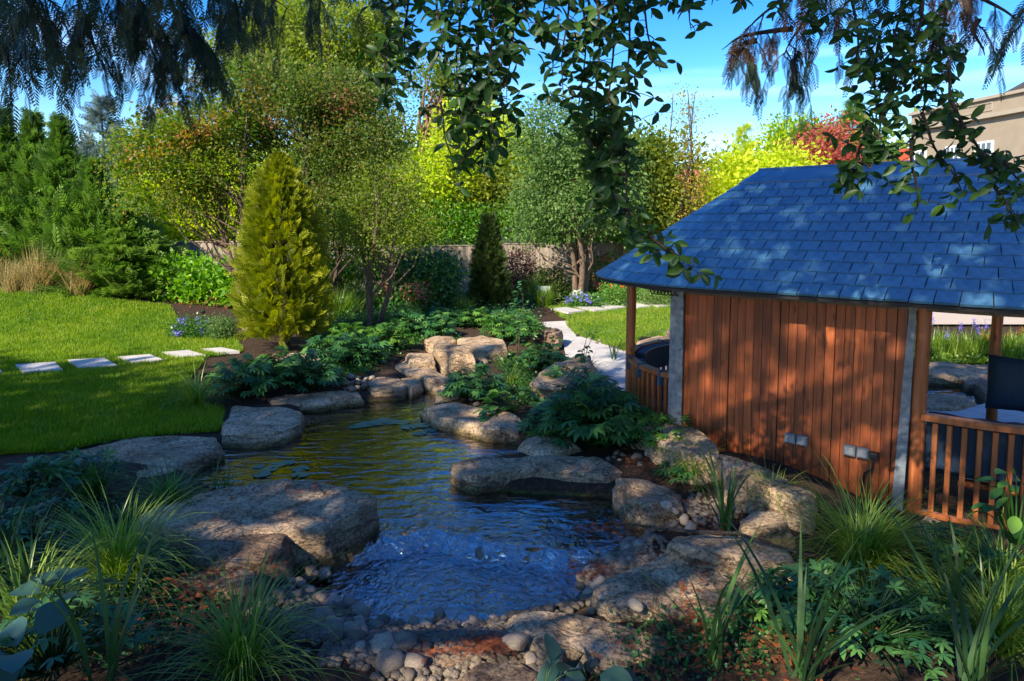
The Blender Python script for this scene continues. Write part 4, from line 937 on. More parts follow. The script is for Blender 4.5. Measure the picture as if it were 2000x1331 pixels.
def btree(name, label, base, top, blobs, m, mb, leaf=.09, nclump=300, per=60, rc=.25, trunk_r=.12, stems=1, tintf=None, group=None, nlimb=22, cat='tree', tb=.0, spread_base=.25, droop=.0, limb_r=.3, shell=.5):
    """broadleaf tree: stems, limbs to the clumps, leaf cloud"""
    b = Vector(base); t = Vector(top); e = empty(name, b); tag(e, label, cat, group)
    pts, dirs, k, C = clumped(blobs, nclump, per, rc, shell)
    N = len(pts); tnt = .15 + .35 * np.random.rand(N) + .3 * np.repeat(np.random.rand(nclump), per) + tb
    if tintf is not None: tnt = tnt + tintf(pts)
    dirs = norm(dirs + np.array([0, 0, -droop]))
    cr = leafcloud('crown', e, m, pts - np.array(b), dirs, leaf * rnd(N, .6, 1.3), tnt)
    trunks = []
    for s_ in range(stems):
        a_ = s_ * 2.4; bb = Vector((math.cos(a_) * spread_base * .3, math.sin(a_) * spread_base * .3, -.1)) if stems > 1 else Vector((0, 0, -.1))
        tt = t - b + (Vector((math.cos(a_), math.sin(a_), 0)) * spread_base * 2.2 if stems > 1 else Vector())
        trunks.append(limb_path(bb, tt, 10, .06))
    rr = trunk_r / (stems ** .4)
    V, Fc = [], []
    for tp in trunks: bm_tube(V, Fc, tp, [rr * (1 - .8 * i / 10) * (1.25 if i == 0 else 1) for i in range(11)], 8)
    tr = link('trunk', np_mesh('trunk', V, Fc), mb, e, True)
    V, Fc = [], []; idx = np.random.choice(nclump, min(nlimb, nclump), replace=False)
    for i in idx:
        q = Vector(C[i]) - b; tp = random.choice(trunks); j = min(9, max(2, int(10 * (q.z / max(.1, (t - b).z)) - 2 - random.random() * 2)))
        bm_tube(V, Fc, limb_path(tp[j], q, 6, .16), [rr * limb_r * (1.15 - .95 * u / 6) * (1.1 - j * .06) for u in range(7)], 5)
    if V: link('limb', np_mesh('limb', V, Fc), mb, tr, True)
    return e
def conifer(name, label, base, H, Rb, m, mb, nbr=700, ln=.5, prof=None, up=.5, templ=SPRAY_S, group=None, tb=0, droop=0, share=None, tip=True, inner=.35, dens=3):
    e = empty(name, base); tag(e, label, 'tree', group)
    if share is None:
        t = np.random.rand(nbr) ** 1.15 if prof is None else np.random.rand(nbr)
        z = .03 * H + t * H * .97; rad = Rb * (prof(t) if prof is not None else (1 - t) ** .8)
        a = np.random.rand(nbr) * 6.283; out = np.stack([np.cos(a), np.sin(a), np.zeros(nbr)], 1)
        T, Dd, S, tn = [], [], [], []
        for k in range(dens):
            fr = inner + (1 - inner) * (k + rnd(nbr, .1, 1)) / dens; fr = np.minimum(fr, 1)
            fr = fr * (1 + .16 * np.sin(a * 5 + z * 3.1) * (fr > .6))
            p = out * (rad * fr)[:, None]; p[:, 2] = z + rad * (up - .15) * fr * .5
            d = norm(out + np.array([0, 0, 1.]) * (up + np.random.normal(size=nbr) * .25)[:, None] + np.random.normal(size=(nbr, 3)) * .35 - np.array([0, 0, droop]))
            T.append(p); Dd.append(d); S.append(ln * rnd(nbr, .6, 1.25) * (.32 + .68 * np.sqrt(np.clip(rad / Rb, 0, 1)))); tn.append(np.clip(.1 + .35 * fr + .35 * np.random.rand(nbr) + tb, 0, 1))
        if tip:
            n2 = 46; zz = rnd(n2, .86, 1.0) * H; a2 = np.random.rand(n2) * 6.28; T.append(np.stack([np.zeros(n2), np.zeros(n2), zz], 1)); Dd.append(norm(np.stack([np.cos(a2), np.sin(a2), rnd(n2, .7, 1.6)], 1)))
            S.append(np.full(n2, ln * .55) * (1.5 - zz / H)); tn.append(np.full(n2, .35))
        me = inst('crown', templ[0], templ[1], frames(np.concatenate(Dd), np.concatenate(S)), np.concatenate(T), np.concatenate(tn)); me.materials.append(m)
        V, Fc = [], []; bm_tube(V, Fc, [(0, 0, -.1), (0, 0, H * .5), (0, 0, H * .99)], [.035 * H ** .8, .02 * H ** .8, .006], 8); tm_ = np_mesh('trunk', V, Fc); tm_.materials.append(mb)
        share = (me, tm_)
    link('crown', share[0], None, e); link('trunk', share[1], None, e)
    return e, share

# ------------------------------------------------------------------ background trees
def GP(px, Y, z=.1): return Vector(((px - 1000) / F * Y * (math.cos(PITCH) + 0) ** 0, Y, z))
def zat(py, Y): return P(1000, py, Y).z
# cypress row at left
lp = lambda t: np.where(t > .79, .03 + (1 - t) * .30, np.clip((.84 - t) * 1.9, 0.05, 1) ** .85)
sh = None; names = ['cypress at left frame edge with pale wavering tip', 'cypress with the tallest bare leader at far left', 'second tallest cypress with a feathery leader', 'cypress with thin leader beside blue cedar', 'short broad cypress at right end of the screen', 'cypress outside left end of the lawn screen', 'low bushy cypress between lawn and laurel hedge']
spec = [(-75, 19.0, 300), (22, 19.2, 228), (78, 19.4, 236), (132, 19.2, 242), (190, 18.8, 330), (-170, 19.5, 250), (245, 18.4, 420)]
protos = []
for i, (px, Yd, yt) in enumerate(spec):
    Hh = zat(yt, Yd) - .1; b = GP(px, Yd, .2)
    if i in (0, 1, 4): e, s_ = conifer('cypress', names[i], b, Hh, 1.30, M_ley, M_bark, 1000, .62, lp, .75, SPRAY_S, 'cypress screen at left', dens=3); protos.append((s_, Hh))
    else:
        s_, h0 = protos[i % len(protos)]; e, _ = conifer('cypress', names[i], b, Hh, 1.35, M_ley, M_bark, share=s_, group='cypress screen at left'); k = Hh / h0; e.scale = (1 if i != 6 else 1.1, 1, k); e.rotation_euler = (0, 0, i * 1.3)
conifer('blue_cedar', 'thin grey-blue cedar rising behind the cypress screen', GP(213, 27, 0), zat(195, 27), 2.2, M_blued, M_bark, 500, .9, lambda t: (1 - t) ** 1.0 * .9 + .05, .1, SPRAY_S)
# golden conifer
gp_ = G(558, 684, .12); gprof = lambda t: np.where(t < .12, .86 + t * 1.1, np.clip(1.0 - ((t - .12) / .88) ** 1.9, .03, 1) ** .8)
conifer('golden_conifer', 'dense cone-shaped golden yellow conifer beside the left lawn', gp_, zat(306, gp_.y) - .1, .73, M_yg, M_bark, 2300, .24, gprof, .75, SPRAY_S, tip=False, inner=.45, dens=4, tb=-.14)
# dark yew
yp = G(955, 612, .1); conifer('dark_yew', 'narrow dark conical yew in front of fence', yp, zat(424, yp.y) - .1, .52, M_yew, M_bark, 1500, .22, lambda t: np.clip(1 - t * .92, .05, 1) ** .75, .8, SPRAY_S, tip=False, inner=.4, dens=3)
# maples at centre left
redn = lambda s_, amt, thr: (lambda p: np.array([max(0, noise.noise((a * s_, b * s_, c * s_)) - thr) * amt for a, b, c in p]))
def pb(px, py, Yd, rpx, rpy, ry=None):
    c = P(px, py, Yd); k = Yd / F; return (c.x, c.y, c.z, rpx * k, ry if ry else rpx * k, rpy * k)
btree('maple_tree', 'spreading maple with orange-tipped leaves and slim pale trunk', GP(478, 14.5, .12), P(432, 215, 14.5),
      [pb(330, 300, 14.5, 95, 34), pb(270, 330, 14.5, 48, 26), pb(400, 240, 14.8, 100, 40), pb(300, 385, 14.3, 65, 22), pb(420, 330, 14.5, 80, 45), pb(350, 270, 14.5, 90, 30), pb(440, 160, 15, 60, 36), pb(370, 395, 14.6, 80, 26)],
      M_maple, M_palebark, .078, 380, 66, .19, .10, 2, redn(1.1, 1.0, .12), nlimb=46, tb=-.02)
btree('maple_tree', 'larger dark bronze maple spreading behind the golden conifer', GP(640, 15.6, .12), P(600, 190, 15.6),
      [pb(560, 210, 15.5, 110, 60), pb(660, 190, 15.5, 90, 45), pb(500, 150, 15.8, 70, 40), pb(680, 290, 15.2, 95, 50), pb(640, 380, 15, 70, 60), pb(720, 250, 15.4, 60, 60), pb(700, 400, 14.8, 80, 60), pb(480, 250, 15.6, 60, 60)],
      M_dmaple, M_bark, .080, 520, 76, .22, .14, 3, redn(1.0, .9, .18), nlimb=50, tb=-.06)
btree('birch_tree', 'small multi-stemmed tree with sunlit pinkish trunk in the bed', GP(722, 14.0, .15), P(740, 380, 14),
      [pb(740, 420, 14, 90, 60), pb(700, 470, 13.8, 60, 40), pb(790, 440, 14, 60, 50), pb(760, 350, 14.2, 70, 50)], M_oak, M_palebark, .062, 240, 44, .18, .10, 3, redn(1.5, .5, .3), nlimb=40, tb=-.12)
# tall oak and gnarled pine
btree('oak_tree', 'tallest broad oak with dense crown at upper left centre', GP(640, 30, 0), P(660, 90, 30),
      [pb(640, 70, 30, 130, 70), pb(560, 60, 30.5, 90, 60), pb(720, 90, 30, 70, 60), pb(600, 160, 30, 130, 60), pb(500, 100, 31, 80, 60), pb(690, 170, 29, 70, 40)], M_oak, M_palebark, .17, 600, 70, .42, .35, 1, nlimb=120, tb=.02, limb_r=.32)
btree('gnarled_pine', 'gnarled tree with twisted pink limbs against the sky', GP(760, 29, 0), P(850, 200, 29),
      [pb(850, 170, 29, 50, 40), pb(905, 230, 29, 30, 22), pb(800, 270, 29, 40, 20), pb(880, 140, 29, 30, 20), pb(760, 240, 28.5, 40, 30), pb(920, 180, 29.5, 40, 30)], M_oak, M_pinebark, .17, 120, 40, .38, .32, 2, nlimb=60, tb=.0, limb_r=.5)
# bright background trees beyond the fence
BR = [
 ('bright lime shrub tree behind the left fence', 330, 22.5, [(330, 410, 80, 75), (260, 460, 60, 60), (400, 440, 70, 70)], M_bright, .0),
 ('sunlit yellow-green tree right of maple trunk', 420, 23.5, [(430, 360, 70, 60), (480, 420, 60, 60), (370, 340, 60, 40)], M_bright, .08),
 ('yellow-green tree between bronze maple and yew', 820, 24.5, [(800, 400, 80, 90), (870, 340, 70, 70), (760, 450, 70, 60)], M_bright, .06),
 ('yellow tree with orange leaves above the dark yew', 930, 25, [(930, 330, 60, 60), (970, 400, 60, 70), (900, 420, 50, 60)], M_autumn, -.25),
 ('pale lime tree behind hanging leaf sprays', 960, 26, [(940, 270, 60, 50), (900, 250, 40, 40), (990, 300, 50, 50)], M_bright, .12),
 ('shaded hedge tree behind right fence section', 1230, 25.5, [(1230, 420, 90, 60), (1310, 430, 70, 50), (1160, 420, 70, 60)], M_laurel, -.15),
 ('dark green tree behind bronze maple', 660, 24, [(660, 380, 110, 110), (560, 420, 80, 80), (720, 300, 80, 60)], M_oak, -.1),
 ('bright yellow shrub behind the roof corner', 1480, 22, [(1450, 350, 60, 40), (1530, 340, 50, 36), (1420, 390, 50, 40)], M_bright, .22),
 ('yellowing slender tree left of the columnar birch', 1265, 21, [(1262, 330, 34, 70), (1255, 400, 40, 60)], M_autumn, -.3),
 ('lime tree rising behind the red maple', 1590, 27, [(1590, 300, 60, 50), (1540, 290, 40, 50)], M_bright, .0),
]
for lab, px, Yd, bl, m, tb in BR:
    blobs = [pb(x, y, Yd, a, b) for x, y, a, b in bl]; lo = max(b[1] + b[3] for b in bl)
    btree('background_tree', lab, GP(px, Yd, 0), P(px, min(b[1] for b in bl) + 20, Yd), blobs, m, M_bark, .15, 210, 52, .33, .14, 1, group='sunlit trees beyond the fence', nlimb=24, tb=tb)
# grey-green multi-stem tree
btree('multistem_tree', 'dense grey-green tree with many upright bare stems', GP(1132, 19.6, .05), P(1120, 330, 19.6),
      [pb(1090, 270, 19.7, 85, 80), pb(1060, 360, 19.6, 60, 60), pb(1150, 300, 20.0, 80, 70), pb(1110, 400, 19.6, 95, 60), pb(1190, 390, 19.4, 60, 60), pb(1050, 430, 19.6, 50, 40), pb(1210, 330, 19.8, 50, 60)],
      M_dense, M_palebark, .10, 560, 60, .26, .20, 6, nlimb=40, spread_base=.24, droop=.4, limb_r=.3)
# columnar birch
btree('columnar_birch', 'tall narrow birch with thinning golden leaves', GP(1335, 21, 0), P(1335, 180, 21),
      [pb(1335, 230, 21, 34, 60), pb(1335, 320, 21, 48, 70), pb(1335, 400, 21, 60, 50)], M_autumn, M_bark, .085, 260, 16, .22, .10, 4, nlimb=130, spread_base=.16, tb=-.1, limb_r=.22)
# right side mix
conifer('lime_conifer', 'slender pale conifer tip above the yellow shrub', GP(1447, 24, 0), zat(243, 24), 1.0, M_bright, M_bark, 260, .55, lambda t: (1 - t) ** .8, .3, SPRAY_S)
conifer('lime_conifer', 'dark green conifer left of the house behind the red maple', GP(1655, 27, 0), zat(195, 27), 1.7, M_ley, M_bark, 500, .75, lambda t: (1 - t) ** .9, .4, SPRAY_S)
conifer('lime_conifer', 'conifer hidden behind hanging sprays left of red maple', GP(1560, 26, 0), zat(245, 26), 1.6, M_ley, M_bark, 400, .7, lambda t: (1 - t) ** .8, .4, SPRAY_S)
btree('red_maple', 'red-leaved maple between roof ridge and cream house', GP(1620, 23, 0), P(1610, 270, 23), [pb(1610, 290, 23, 50, 36), pb(1660, 320, 23, 50, 24), pb(1590, 320, 23, 45, 20), pb(1640, 260, 23, 30, 24)], M_redl, M_bark, .12, 190, 34, .25, .1, 2, nlimb=30)
# far treeline closing the view low down
bl = [pb(x, 360 + 20 * math.sin(x * .01), 42 + 5 * math.sin(x), 110, 60 + 16 * math.sin(x * .03)) for x in range(-500, 2000, 90)]
pts, dirs, k, C = clumped(bl, 1500, 30, .9); N = len(pts)
o = leafcloud('treeline', None, M_oak, pts, dirs, .42 * rnd(N, .6, 1.3), .2 + .3 * np.random.rand(N) + .3 * np.repeat(np.random.rand(1500), 30)); tag(o, 'distant belt of mixed trees behind the garden', 'trees', kind='stuff')
# dark hedge mass behind the fence line so no ground shows through
bl = [pb(x, 470, 23.6, 60, 70, .6) for x in range(240, 1500, 60)]
pts, dirs, k, C = clumped(bl, 900, 40, .3); N = len(pts)
o = leafcloud('hedge', None, M_laurel, pts, dirs, .12 * rnd(N, .6, 1.3), .05 + .25 * np.random.rand(N)); tag(o, 'dark green hedge running behind the garden fence', 'hedge')

# ------------------------------------------------------------------ shrubs and borders
def shrub(name, label, blobs, m, leaf=.06, ncl=120, per=40, rc=.12, tb=0, cat='shrub', group=None, base=None, tintf=None, m2=None, heads=0, hl=.05, hr=.05):
    bb = np.array(blobs); c = Vector((bb[:, 0].mean(), bb[:, 1].mean(), 0)); c.z = hz(c.x, c.y)
    e = empty(name, c); tag(e, label, cat, group)
    pts, dirs, k, C = clumped(blobs, ncl, per, rc, .45); N = len(pts); hf = np.random.rand(N); pts[:, 2] = c.z + np.maximum(pts[:, 2] - c.z, .03) * np.where(hf < .55, rnd(N, .05, 1), 1)
    tn = .15 + .35 * np.random.rand(N) + .3 * np.repeat(np.random.rand(ncl), per) + tb
    if tintf is not None: tn = tn + tintf(pts)
    leafcloud('foliage', e, m, pts - np.array(c), dirs, leaf * rnd(N, .6, 1.3), tn)
    V, Fc = [], []
    for q in C[np.random.choice(ncl, min(ncl, 16), replace=False)]: bm_tube(V, Fc, limb_path((0, 0, -.03), Vector(q) - c, 4, .1), [.012, .010, .008, .006, .004], 4)
    link('stem', np_mesh('stem', V, Fc), M_bark, e, True)
    if heads:
        P_, D_ = crown_pts(blobs, heads, .95); P_ = P_[P_[:, 2] > c.z + .05]; kk = np.repeat(np.arange(len(P_)), 24); N = len(kk)
        pp_ = P_[kk] + np.random.normal(size=(N, 3)) * hr
        fl_ = leafcloud('flowers', e, m2, pp_ - np.array(c), sph(N), hl * rnd(N, .7, 1.2), np.random.rand(N)); tag(fl_, kind='stuff')
    return e
shrub('laurel_hedge', 'glossy bright laurel hedge in front of left fence', [pb(x, 560, 18.2, 36, 52, .5) for x in (300, 345, 390, 435, 480)], M_laurel, .15, 330, 34, .2, .05, 'hedge')
shrub('geranium', 'violet flowering geranium mound at edge of left lawn', [pb(375, 642, 13.6, 34, 22, .35)], M_helle2, .05, 90, 40, .09, -.05, m2=M_purple, heads=34, hl=.045, hr=.02)
shrub('grey_shrub', 'low rounded grey-green bush between geranium and golden conifer', [pb(435, 640, 13.4, 24, 24, .3)], M_dense, .035, 90, 50, .07, -.1)
for x, y, Yd, rx, ry, lab in ((775, 545, 16.5, 30, 26, 'pink hydrangea by pale trunk left of the yew'), (815, 565, 16.2, 24, 20, 'lower pink hydrangea close to dark yew'), (1190, 512, 20.8, 34, 24, 'pink hydrangea before right end of fence'), (1180, 545, 20.3, 22, 20, 'smaller faded hydrangea beside the multi-stemmed tree')):
    shrub('hydrangea', lab, [pb(x, y + 8, Yd, rx, ry, .4)], M_helle2, .10, 70, 26, .12, -.1, m2=M_hyd, heads=36, hl=.07, hr=.06)
shrub('dark_shrub', 'dark purple-leaved shrub against the fence right of yew', [pb(1015, 520, 20.6, 26, 42, .5)], M_purpl, .07, 90, 40, .12, 0)
shrub('dark_shrub', 'dark green shrub below fence between yew and stems', [pb(1072, 550, 20.6, 32, 30, .5)], M_yew, .08, 110, 40, .14, .1)
shrub('dark_shrub', 'dark spreading viburnum left of the yew', [pb(850, 530, 16.8, 46, 30, .5), pb(800, 510, 17.2, 34, 24, .4)], M_helle, .12, 150, 34, .16, 0)
shrub('dark_shrub', 'green shrub under the bronze maple by fence', [pb(700, 520, 17.5, 50, 30, .4), pb(640, 530, 17.5, 40, 34, .4)], M_laurel, .10, 170, 34, .16, -.2)
shrub('dark_shrub', 'low dark shrub right of the multi-stemmed trunks', [pb(1215, 562, 20, 40, 18, .4), pb(1290, 565, 20, 40, 14, .4)], M_helle2, .07, 150, 40, .12, .05)
shrub('geranium', 'violet and white flowering border below the multi-stemmed tree', [pb(1140, 586, 18.8, 34, 10, .3)], M_helle2, .05, 80, 40, .08, 0, m2=M_purple, heads=40, hl=.05, hr=.02)
shrub('phlox', 'white flowers above violet geraniums by the tree', [pb(1128, 577, 18.9, 10, 8, .15)], M_helle2, .05, 24, 30, .06, 0, m2=M_white, heads=18, hl=.05, hr=.03, cat='flowers')
shrub('rose_bush', 'low shrub with orange blooms behind gazebo roof tip', [pb(1200, 570, 19, 26, 12, .3)], M_helle2, .05, 60, 40, .08, .1, m2=M_orange, heads=5, hl=.04, hr=.02)
shrub('grey_shrub', 'silvery lavender mound right of the left gazebo post', [pb(1290, 572, 19.2, 40, 12, .35)], M_dense, .04, 110, 50, .08, .05)
# perennials of the centre bed, dark and mixed
def blades(name, label, base, n, L_, wdt, m, lean=.5, droop=.9, spread=.08, cat='grass', group=None, seg=6, tb=0, parent=None, lvar=.35, kind=None, az=None):
    """arching grass clump: n curved strips"""
    base = np.array(base, float); a = np.random.rand(n) * 6.283 if az is None else np.random.normal(az[0], az[1], n)
    u = np.stack([np.cos(a), np.sin(a), np.zeros(n)], 1); ln = L_ * (1 + lvar * np.random.normal(size=n) * .6).clip(.35, 1.6)
    th = np.abs(np.random.normal(size=n)) * lean * .6 + .04; dr = droop * rnd(n, .4, 1.3)
    rr = spread * np.sqrt(np.random.rand(n)); a2 = np.random.rand(n) * 6.28
    p = np.stack([rr * np.cos(a2), rr * np.sin(a2), np.full(n, -.02)], 1) + u * .01
    side = np.stack([-np.sin(a), np.cos(a), np.zeros(n)], 1); tw = rnd(n, -.5, .5); side = norm(side + u * tw[:, None] * .6)
    Vs = []
    for k in range(seg + 1):
        t = k / seg; wd = wdt * (1 - t ** 2.2) * (.75 + .5 * min(1, t * 3)) + .0006
        Vs.append(np.stack([p - side * wd * .5, p + side * wd * .5], 1)); ang = th + dr * t ** 1.3
        p = p + (u * np.sin(ang)[:, None] + np.array([0, 0, 1.]) * np.cos(ang)[:, None]) * (ln / seg)[:, None]
    V = np.stack(Vs, 1)  # n, seg+1, 2, 3
    i0 = (np.arange(n) * (seg + 1) * 2)[:, None] + (np.arange(seg) * 2)[None]; f = np.stack([i0, i0 + 1, i0 + 3, i0 + 2], 2).reshape(-1, 4)
    tn = np.repeat(np.clip(.1 + .8 * np.random.rand(n) + tb, 0, 1), (seg + 1) * 2)
    me = np_mesh(name, V.reshape(-1, 3), f, tn); o = link(name, me, m, parent); o.location = base
    if parent is None: tag(o, label, cat, group, kind)
    return o
def bg_(px, py, z=None):
    z = .1 if z is None else z; p = G(px, py, z); p.z = hz(p.x, p.y); return p
labs = 'silvery grass tuft right of the golden conifer|tall feathery tuft beside pale birch trunk|grass tuft under the pink hydrangea|loose tuft left of dark yew|low tuft in front of the dark yew|pale fine tuft right of yew at path edge|upright tuft beside white glass panel|green tuft below multi-stemmed tree|thin tuft beside stream head plants|broad tuft at left foot of birch'.split('|')
for i, (px, py, L_) in enumerate(((665, 640, .75), (700, 625, .8), (760, 620, .6), (860, 620, .7), (905, 625, .5), (1040, 590, .8), (1060, 600, .55), (1095, 585, .5), (800, 640, .5), (740, 650, .45))):
    blades('grass_tuft', labs[i], bg_(px, py), 420, L_, .012, M_dense if i % 2 else M_sedge, .55, .8, .16, group='grass tufts in the far border', tb=-.15 if i < 5 else 0)
# dry meadow grass at far left border
V0 = []
for i in range(12):
    px = -60 + i * 22 + random.gauss(0, 6)
    blades('dry_grass', 'pale dry feathery grass along foot of the cypress screen', bg_(px, 600 + random.uniform(-6, 4), .3), 260, .85, .012, M_dryg, .5, .9, .22, group='dry grasses at left lawn end')
for i, (px, lab) in enumerate(((66, 'tall upright dry seed spike, left one'), (84, 'golden bushy seed spike right of the tall one'))):
    b = bg_(px, 602, .3); o = blades('seed_spike', lab, b, 34, 1.15, .014, M_dryg, .08, .12, .08, cat='plant')
# mixed low border fill
def border(label, pxs, n, m, leaf, h, name='border_plants', sp=14):
    T = []
    for _ in range(n):
        t = random.random() * (len(pxs) - 1); k = int(t); a = pxs[k]; b = pxs[min(k + 1, len(pxs) - 1)]
        p = G(a[0] + (b[0] - a[0]) * (t - k) + random.gauss(0, sp), a[1] + (b[1] - a[1]) * (t - k) + random.gauss(0, sp * .4), .1); T.append((p.x, p.y, hz(p.x, p.y) + abs(random.gauss(0, .5)) * h * (1 + .8 * noise.noise((p.x * 2, p.y * 2, 0)))))
    T = np.array(T); N = len(T); D = sph(N); D[:, 2] = np.abs(D[:, 2]) * .8
    o = leafcloud(name, None, m, T, D, leaf * rnd(N, .5, 1.4), .1 + .6 * np.random.rand(N)); tag(o, label, 'plants', kind='stuff')
border('low mixed ground cover under the far border shrubs', [(640, 615), (760, 600), (880, 605), (1000, 590), (1100, 578), (1330, 570)], 26000, M_helle2, .055, .30)
border('dark ground cover between left bank plants and border', [(640, 660), (720, 640), (850, 630), (980, 628), (1030, 640)], 20000, M_helle, .05, .26)
border('dark leafy ground cover around the stream rocks', [(620, 720), (700, 730), (760, 690), (830, 660), (980, 700), (1040, 790), (1010, 700)], 9000, M_helle2, .045, .10)
border('crimson fading crocosmia leaves under the laurel hedge', [(340, 608), (450, 606)], 500, M_redl, .06, .22)
border('low thyme cover on right bank by the gazebo rocks', [(1100, 800), (1200, 830), (1280, 870), (1340, 900)], 7000, M_helle2, .03, .06)
border('orange and green perennials through gazebo opening', [(1790, 696), (1960, 698), (2080, 702)], 7000, M_sedge, .08, .20)
for i, (px, py) in enumerate(((1830, 698), (1865, 700), (1900, 702), (1935, 700), (1975, 706), (1995, 702))):
    blades('daylily_clump', ['leftmost strappy clump in opening beside gazebo post', 'second strappy clump in gazebo opening', 'strappy clump under orange pokers in gazebo opening', 'strappy clump just left of inner gazebo post', 'strappy clump right of inner gazebo post', 'strappy clump above the navy pillow'][i], bg_(px, py), 200, .50, .016, M_sedge, .35, .7, .15, group='strappy clumps beyond the gazebo', tb=.1)
def spikes(name, label, pxs, z0, z1, m, n=14, s=.03):
    for px, py in pxs:
        b = bg_(px, 700); b = P(px, py, b.y); g0 = hz(b.x, b.y); e = empty(name, (b.x, b.y, g0)); tag(e, label, 'flower', name + ' group')
        H_ = max(.2, b.z - g0); tubes('stem', [([(0, 0, 0), (.01, 0, H_)], [.005, .004])], M_helle2, e, 4)
        T = np.random.normal(size=(40, 3)) * [.018, .018, .045] + [0, 0, H_]; D = sph(40); D[:, 2] -= .5
        leafcloud('petals', e, m, T, D, s * rnd(40, .7, 1.3), np.random.rand(40))
spikes('red_hot_poker', 'orange red-hot poker spike in bed beyond gazebo', [(1932, 664), (1940, 650), (1920, 659), (1970, 655), (1992, 650)], 0, 0, M_orange)
spikes('agapanthus', 'violet agapanthus head in bed beyond gazebo', [(1821, 628), (1875, 640), (1903, 630), (1912, 645), (1925, 636), (1850, 655)], 0, 0, M_purple)
# driveway and low plants beyond
o = link('driveway', py_mesh('driveway', [(8, 15.3, .155), (26, 15.3, .155), (22, 40, .155), (8, 24, .155)], [(0, 1, 2, 3)]), simple('pale_gravel', (.42, .36, .30), .9, 0, .2, 60, .15, .3)); tag(o, kind='structure')

# ------------------------------------------------------------------ bank plants with divided leaves
def palmate(nl=7, w=.27):
    V, Fc = [], []
    for i in range(nl):
        a = R(-105 + 210 * i / (nl - 1)); L_ = 1 - .35 * abs(i - (nl - 1) / 2) / ((nl - 1) / 2); d = np.array([math.sin(a), math.cos(a), 0]); s_ = np.array([math.cos(a), -math.sin(a), 0]); b = len(V); dz = np.array([0, 0, 1.])
        prof_ = [(0, .02), (.3, .75), (.62, 1.0), (.82, .55), (1, .02)]
        for t, wv in prof_:
            c_ = d * t * L_ - dz * .22 * t * t; V += [c_ - s_ * w * wv * L_ * .5 + dz * .03 * wv, c_, c_ + s_ * w * wv * L_ * .5 + dz * .03 * wv]
        for k in range(4):
            for q in (0, 1): Fc.append((b + k * 3 + q, b + k * 3 + q + 1, b + k * 3 + q + 4, b + k * 3 + q + 3))
    return np.array(V), np.array(Fc)
PALM = palmate(); PALM5 = palmate(5, .34)
def ovate(w=.62, fold=.08, curl=.25):
    V, Fc = [], []
    for t, wv in ((0, .04), (.15, .55), (.35, .9), (.55, 1), (.75, .82), (.9, .48), (1, .02)):
        z = -curl * t * t; V += [(-w * wv / 2, t, z + fold * wv), (0, t, z), (w * wv / 2, t, z + fold * wv)]
    for k in range(6):
        for q in (0, 1): Fc.append((k * 3 + q, k * 3 + q + 1, k * 3 + q + 4, k * 3 + q + 3))
    return np.array(V), np.array(Fc)
OVATE = ovate(); OBOV = ovate(.44, .10, .22); BIG = ovate(.8, .10, .35)
_lm = {}
def leaf_me(templ, key, m):
    if (key, m.name) not in _lm:
        L0 = []
        for t in (.1, .35, .6, .8):
            me = np_mesh('leaf', templ[0], templ[1], np.full(len(templ[0]), t)); me.materials.append(m); me.polygons.foreach_set('use_smooth', np.ones(len(me.polygons), dtype=bool)); L0.append(me)
        _lm[(key, m.name)] = L0
    return _lm[(key, m.name)]
def mat4(M3, T): 
    m4 = Matrix.Identity(4)
    for i in range(3):
        for j in range(3): m4[i][j] = M3[i][j]
        m4[i][3] = T[i]
    return m4
def leafy(name, label, base, Rx, H_, nleaf, ls, m, templ=PALM, key='palm', group=None, up=.9, cat='plant', objs=True, ratio_y=1.0, stemm=None, rise=.35):
    b = Vector(base); e = empty(name, b); tag(e, label, cat, group)
    n = nleaf; a = np.random.rand(n) * 6.283; r = np.sqrt(np.random.rand(n)) * Rx; z = H_ * np.sqrt(np.clip(1 - (r / Rx) ** 2 * .85, 0, 1)) * rnd(n, .5, 1.0)
    T = np.stack([r * np.cos(a), r * np.sin(a) * ratio_y, z], 1); out = np.stack([np.cos(a), np.sin(a), np.full(n, rise) - .5 * r / Rx], 1)
    D = norm(out + np.random.normal(size=(n, 3)) * .3); U = np.tile([0, 0, 1.], (n, 1)) * up + np.random.normal(size=(n, 3)) * .28
    M = frames(D, ls * rnd(n, .65, 1.2), U)
    if objs:
        ms = leaf_me(templ, key, m)
        for i in range(n):
            o = bpy.data.objects.new('leaf', ms[random.randrange(4)]); COL.objects.link(o); o.parent = e; o.matrix_local = mat4(M[i], T[i])
    else: link('foliage', inst('foliage', templ[0], templ[1], M, T, np.random.rand(n)), m, e, True)
    V, Fc = [], []
    for i in range(0, n): bm_tube(V, Fc, [(T[i][0] * .15, T[i][1] * .15, -.03), (T[i][0] * .6, T[i][1] * .6, T[i][2] * .65), tuple(T[i])], [.006, .005, .003], 3)
    link('stem', np_mesh('stem', V, Fc), stemm or M_helle2, e, True)
    return e
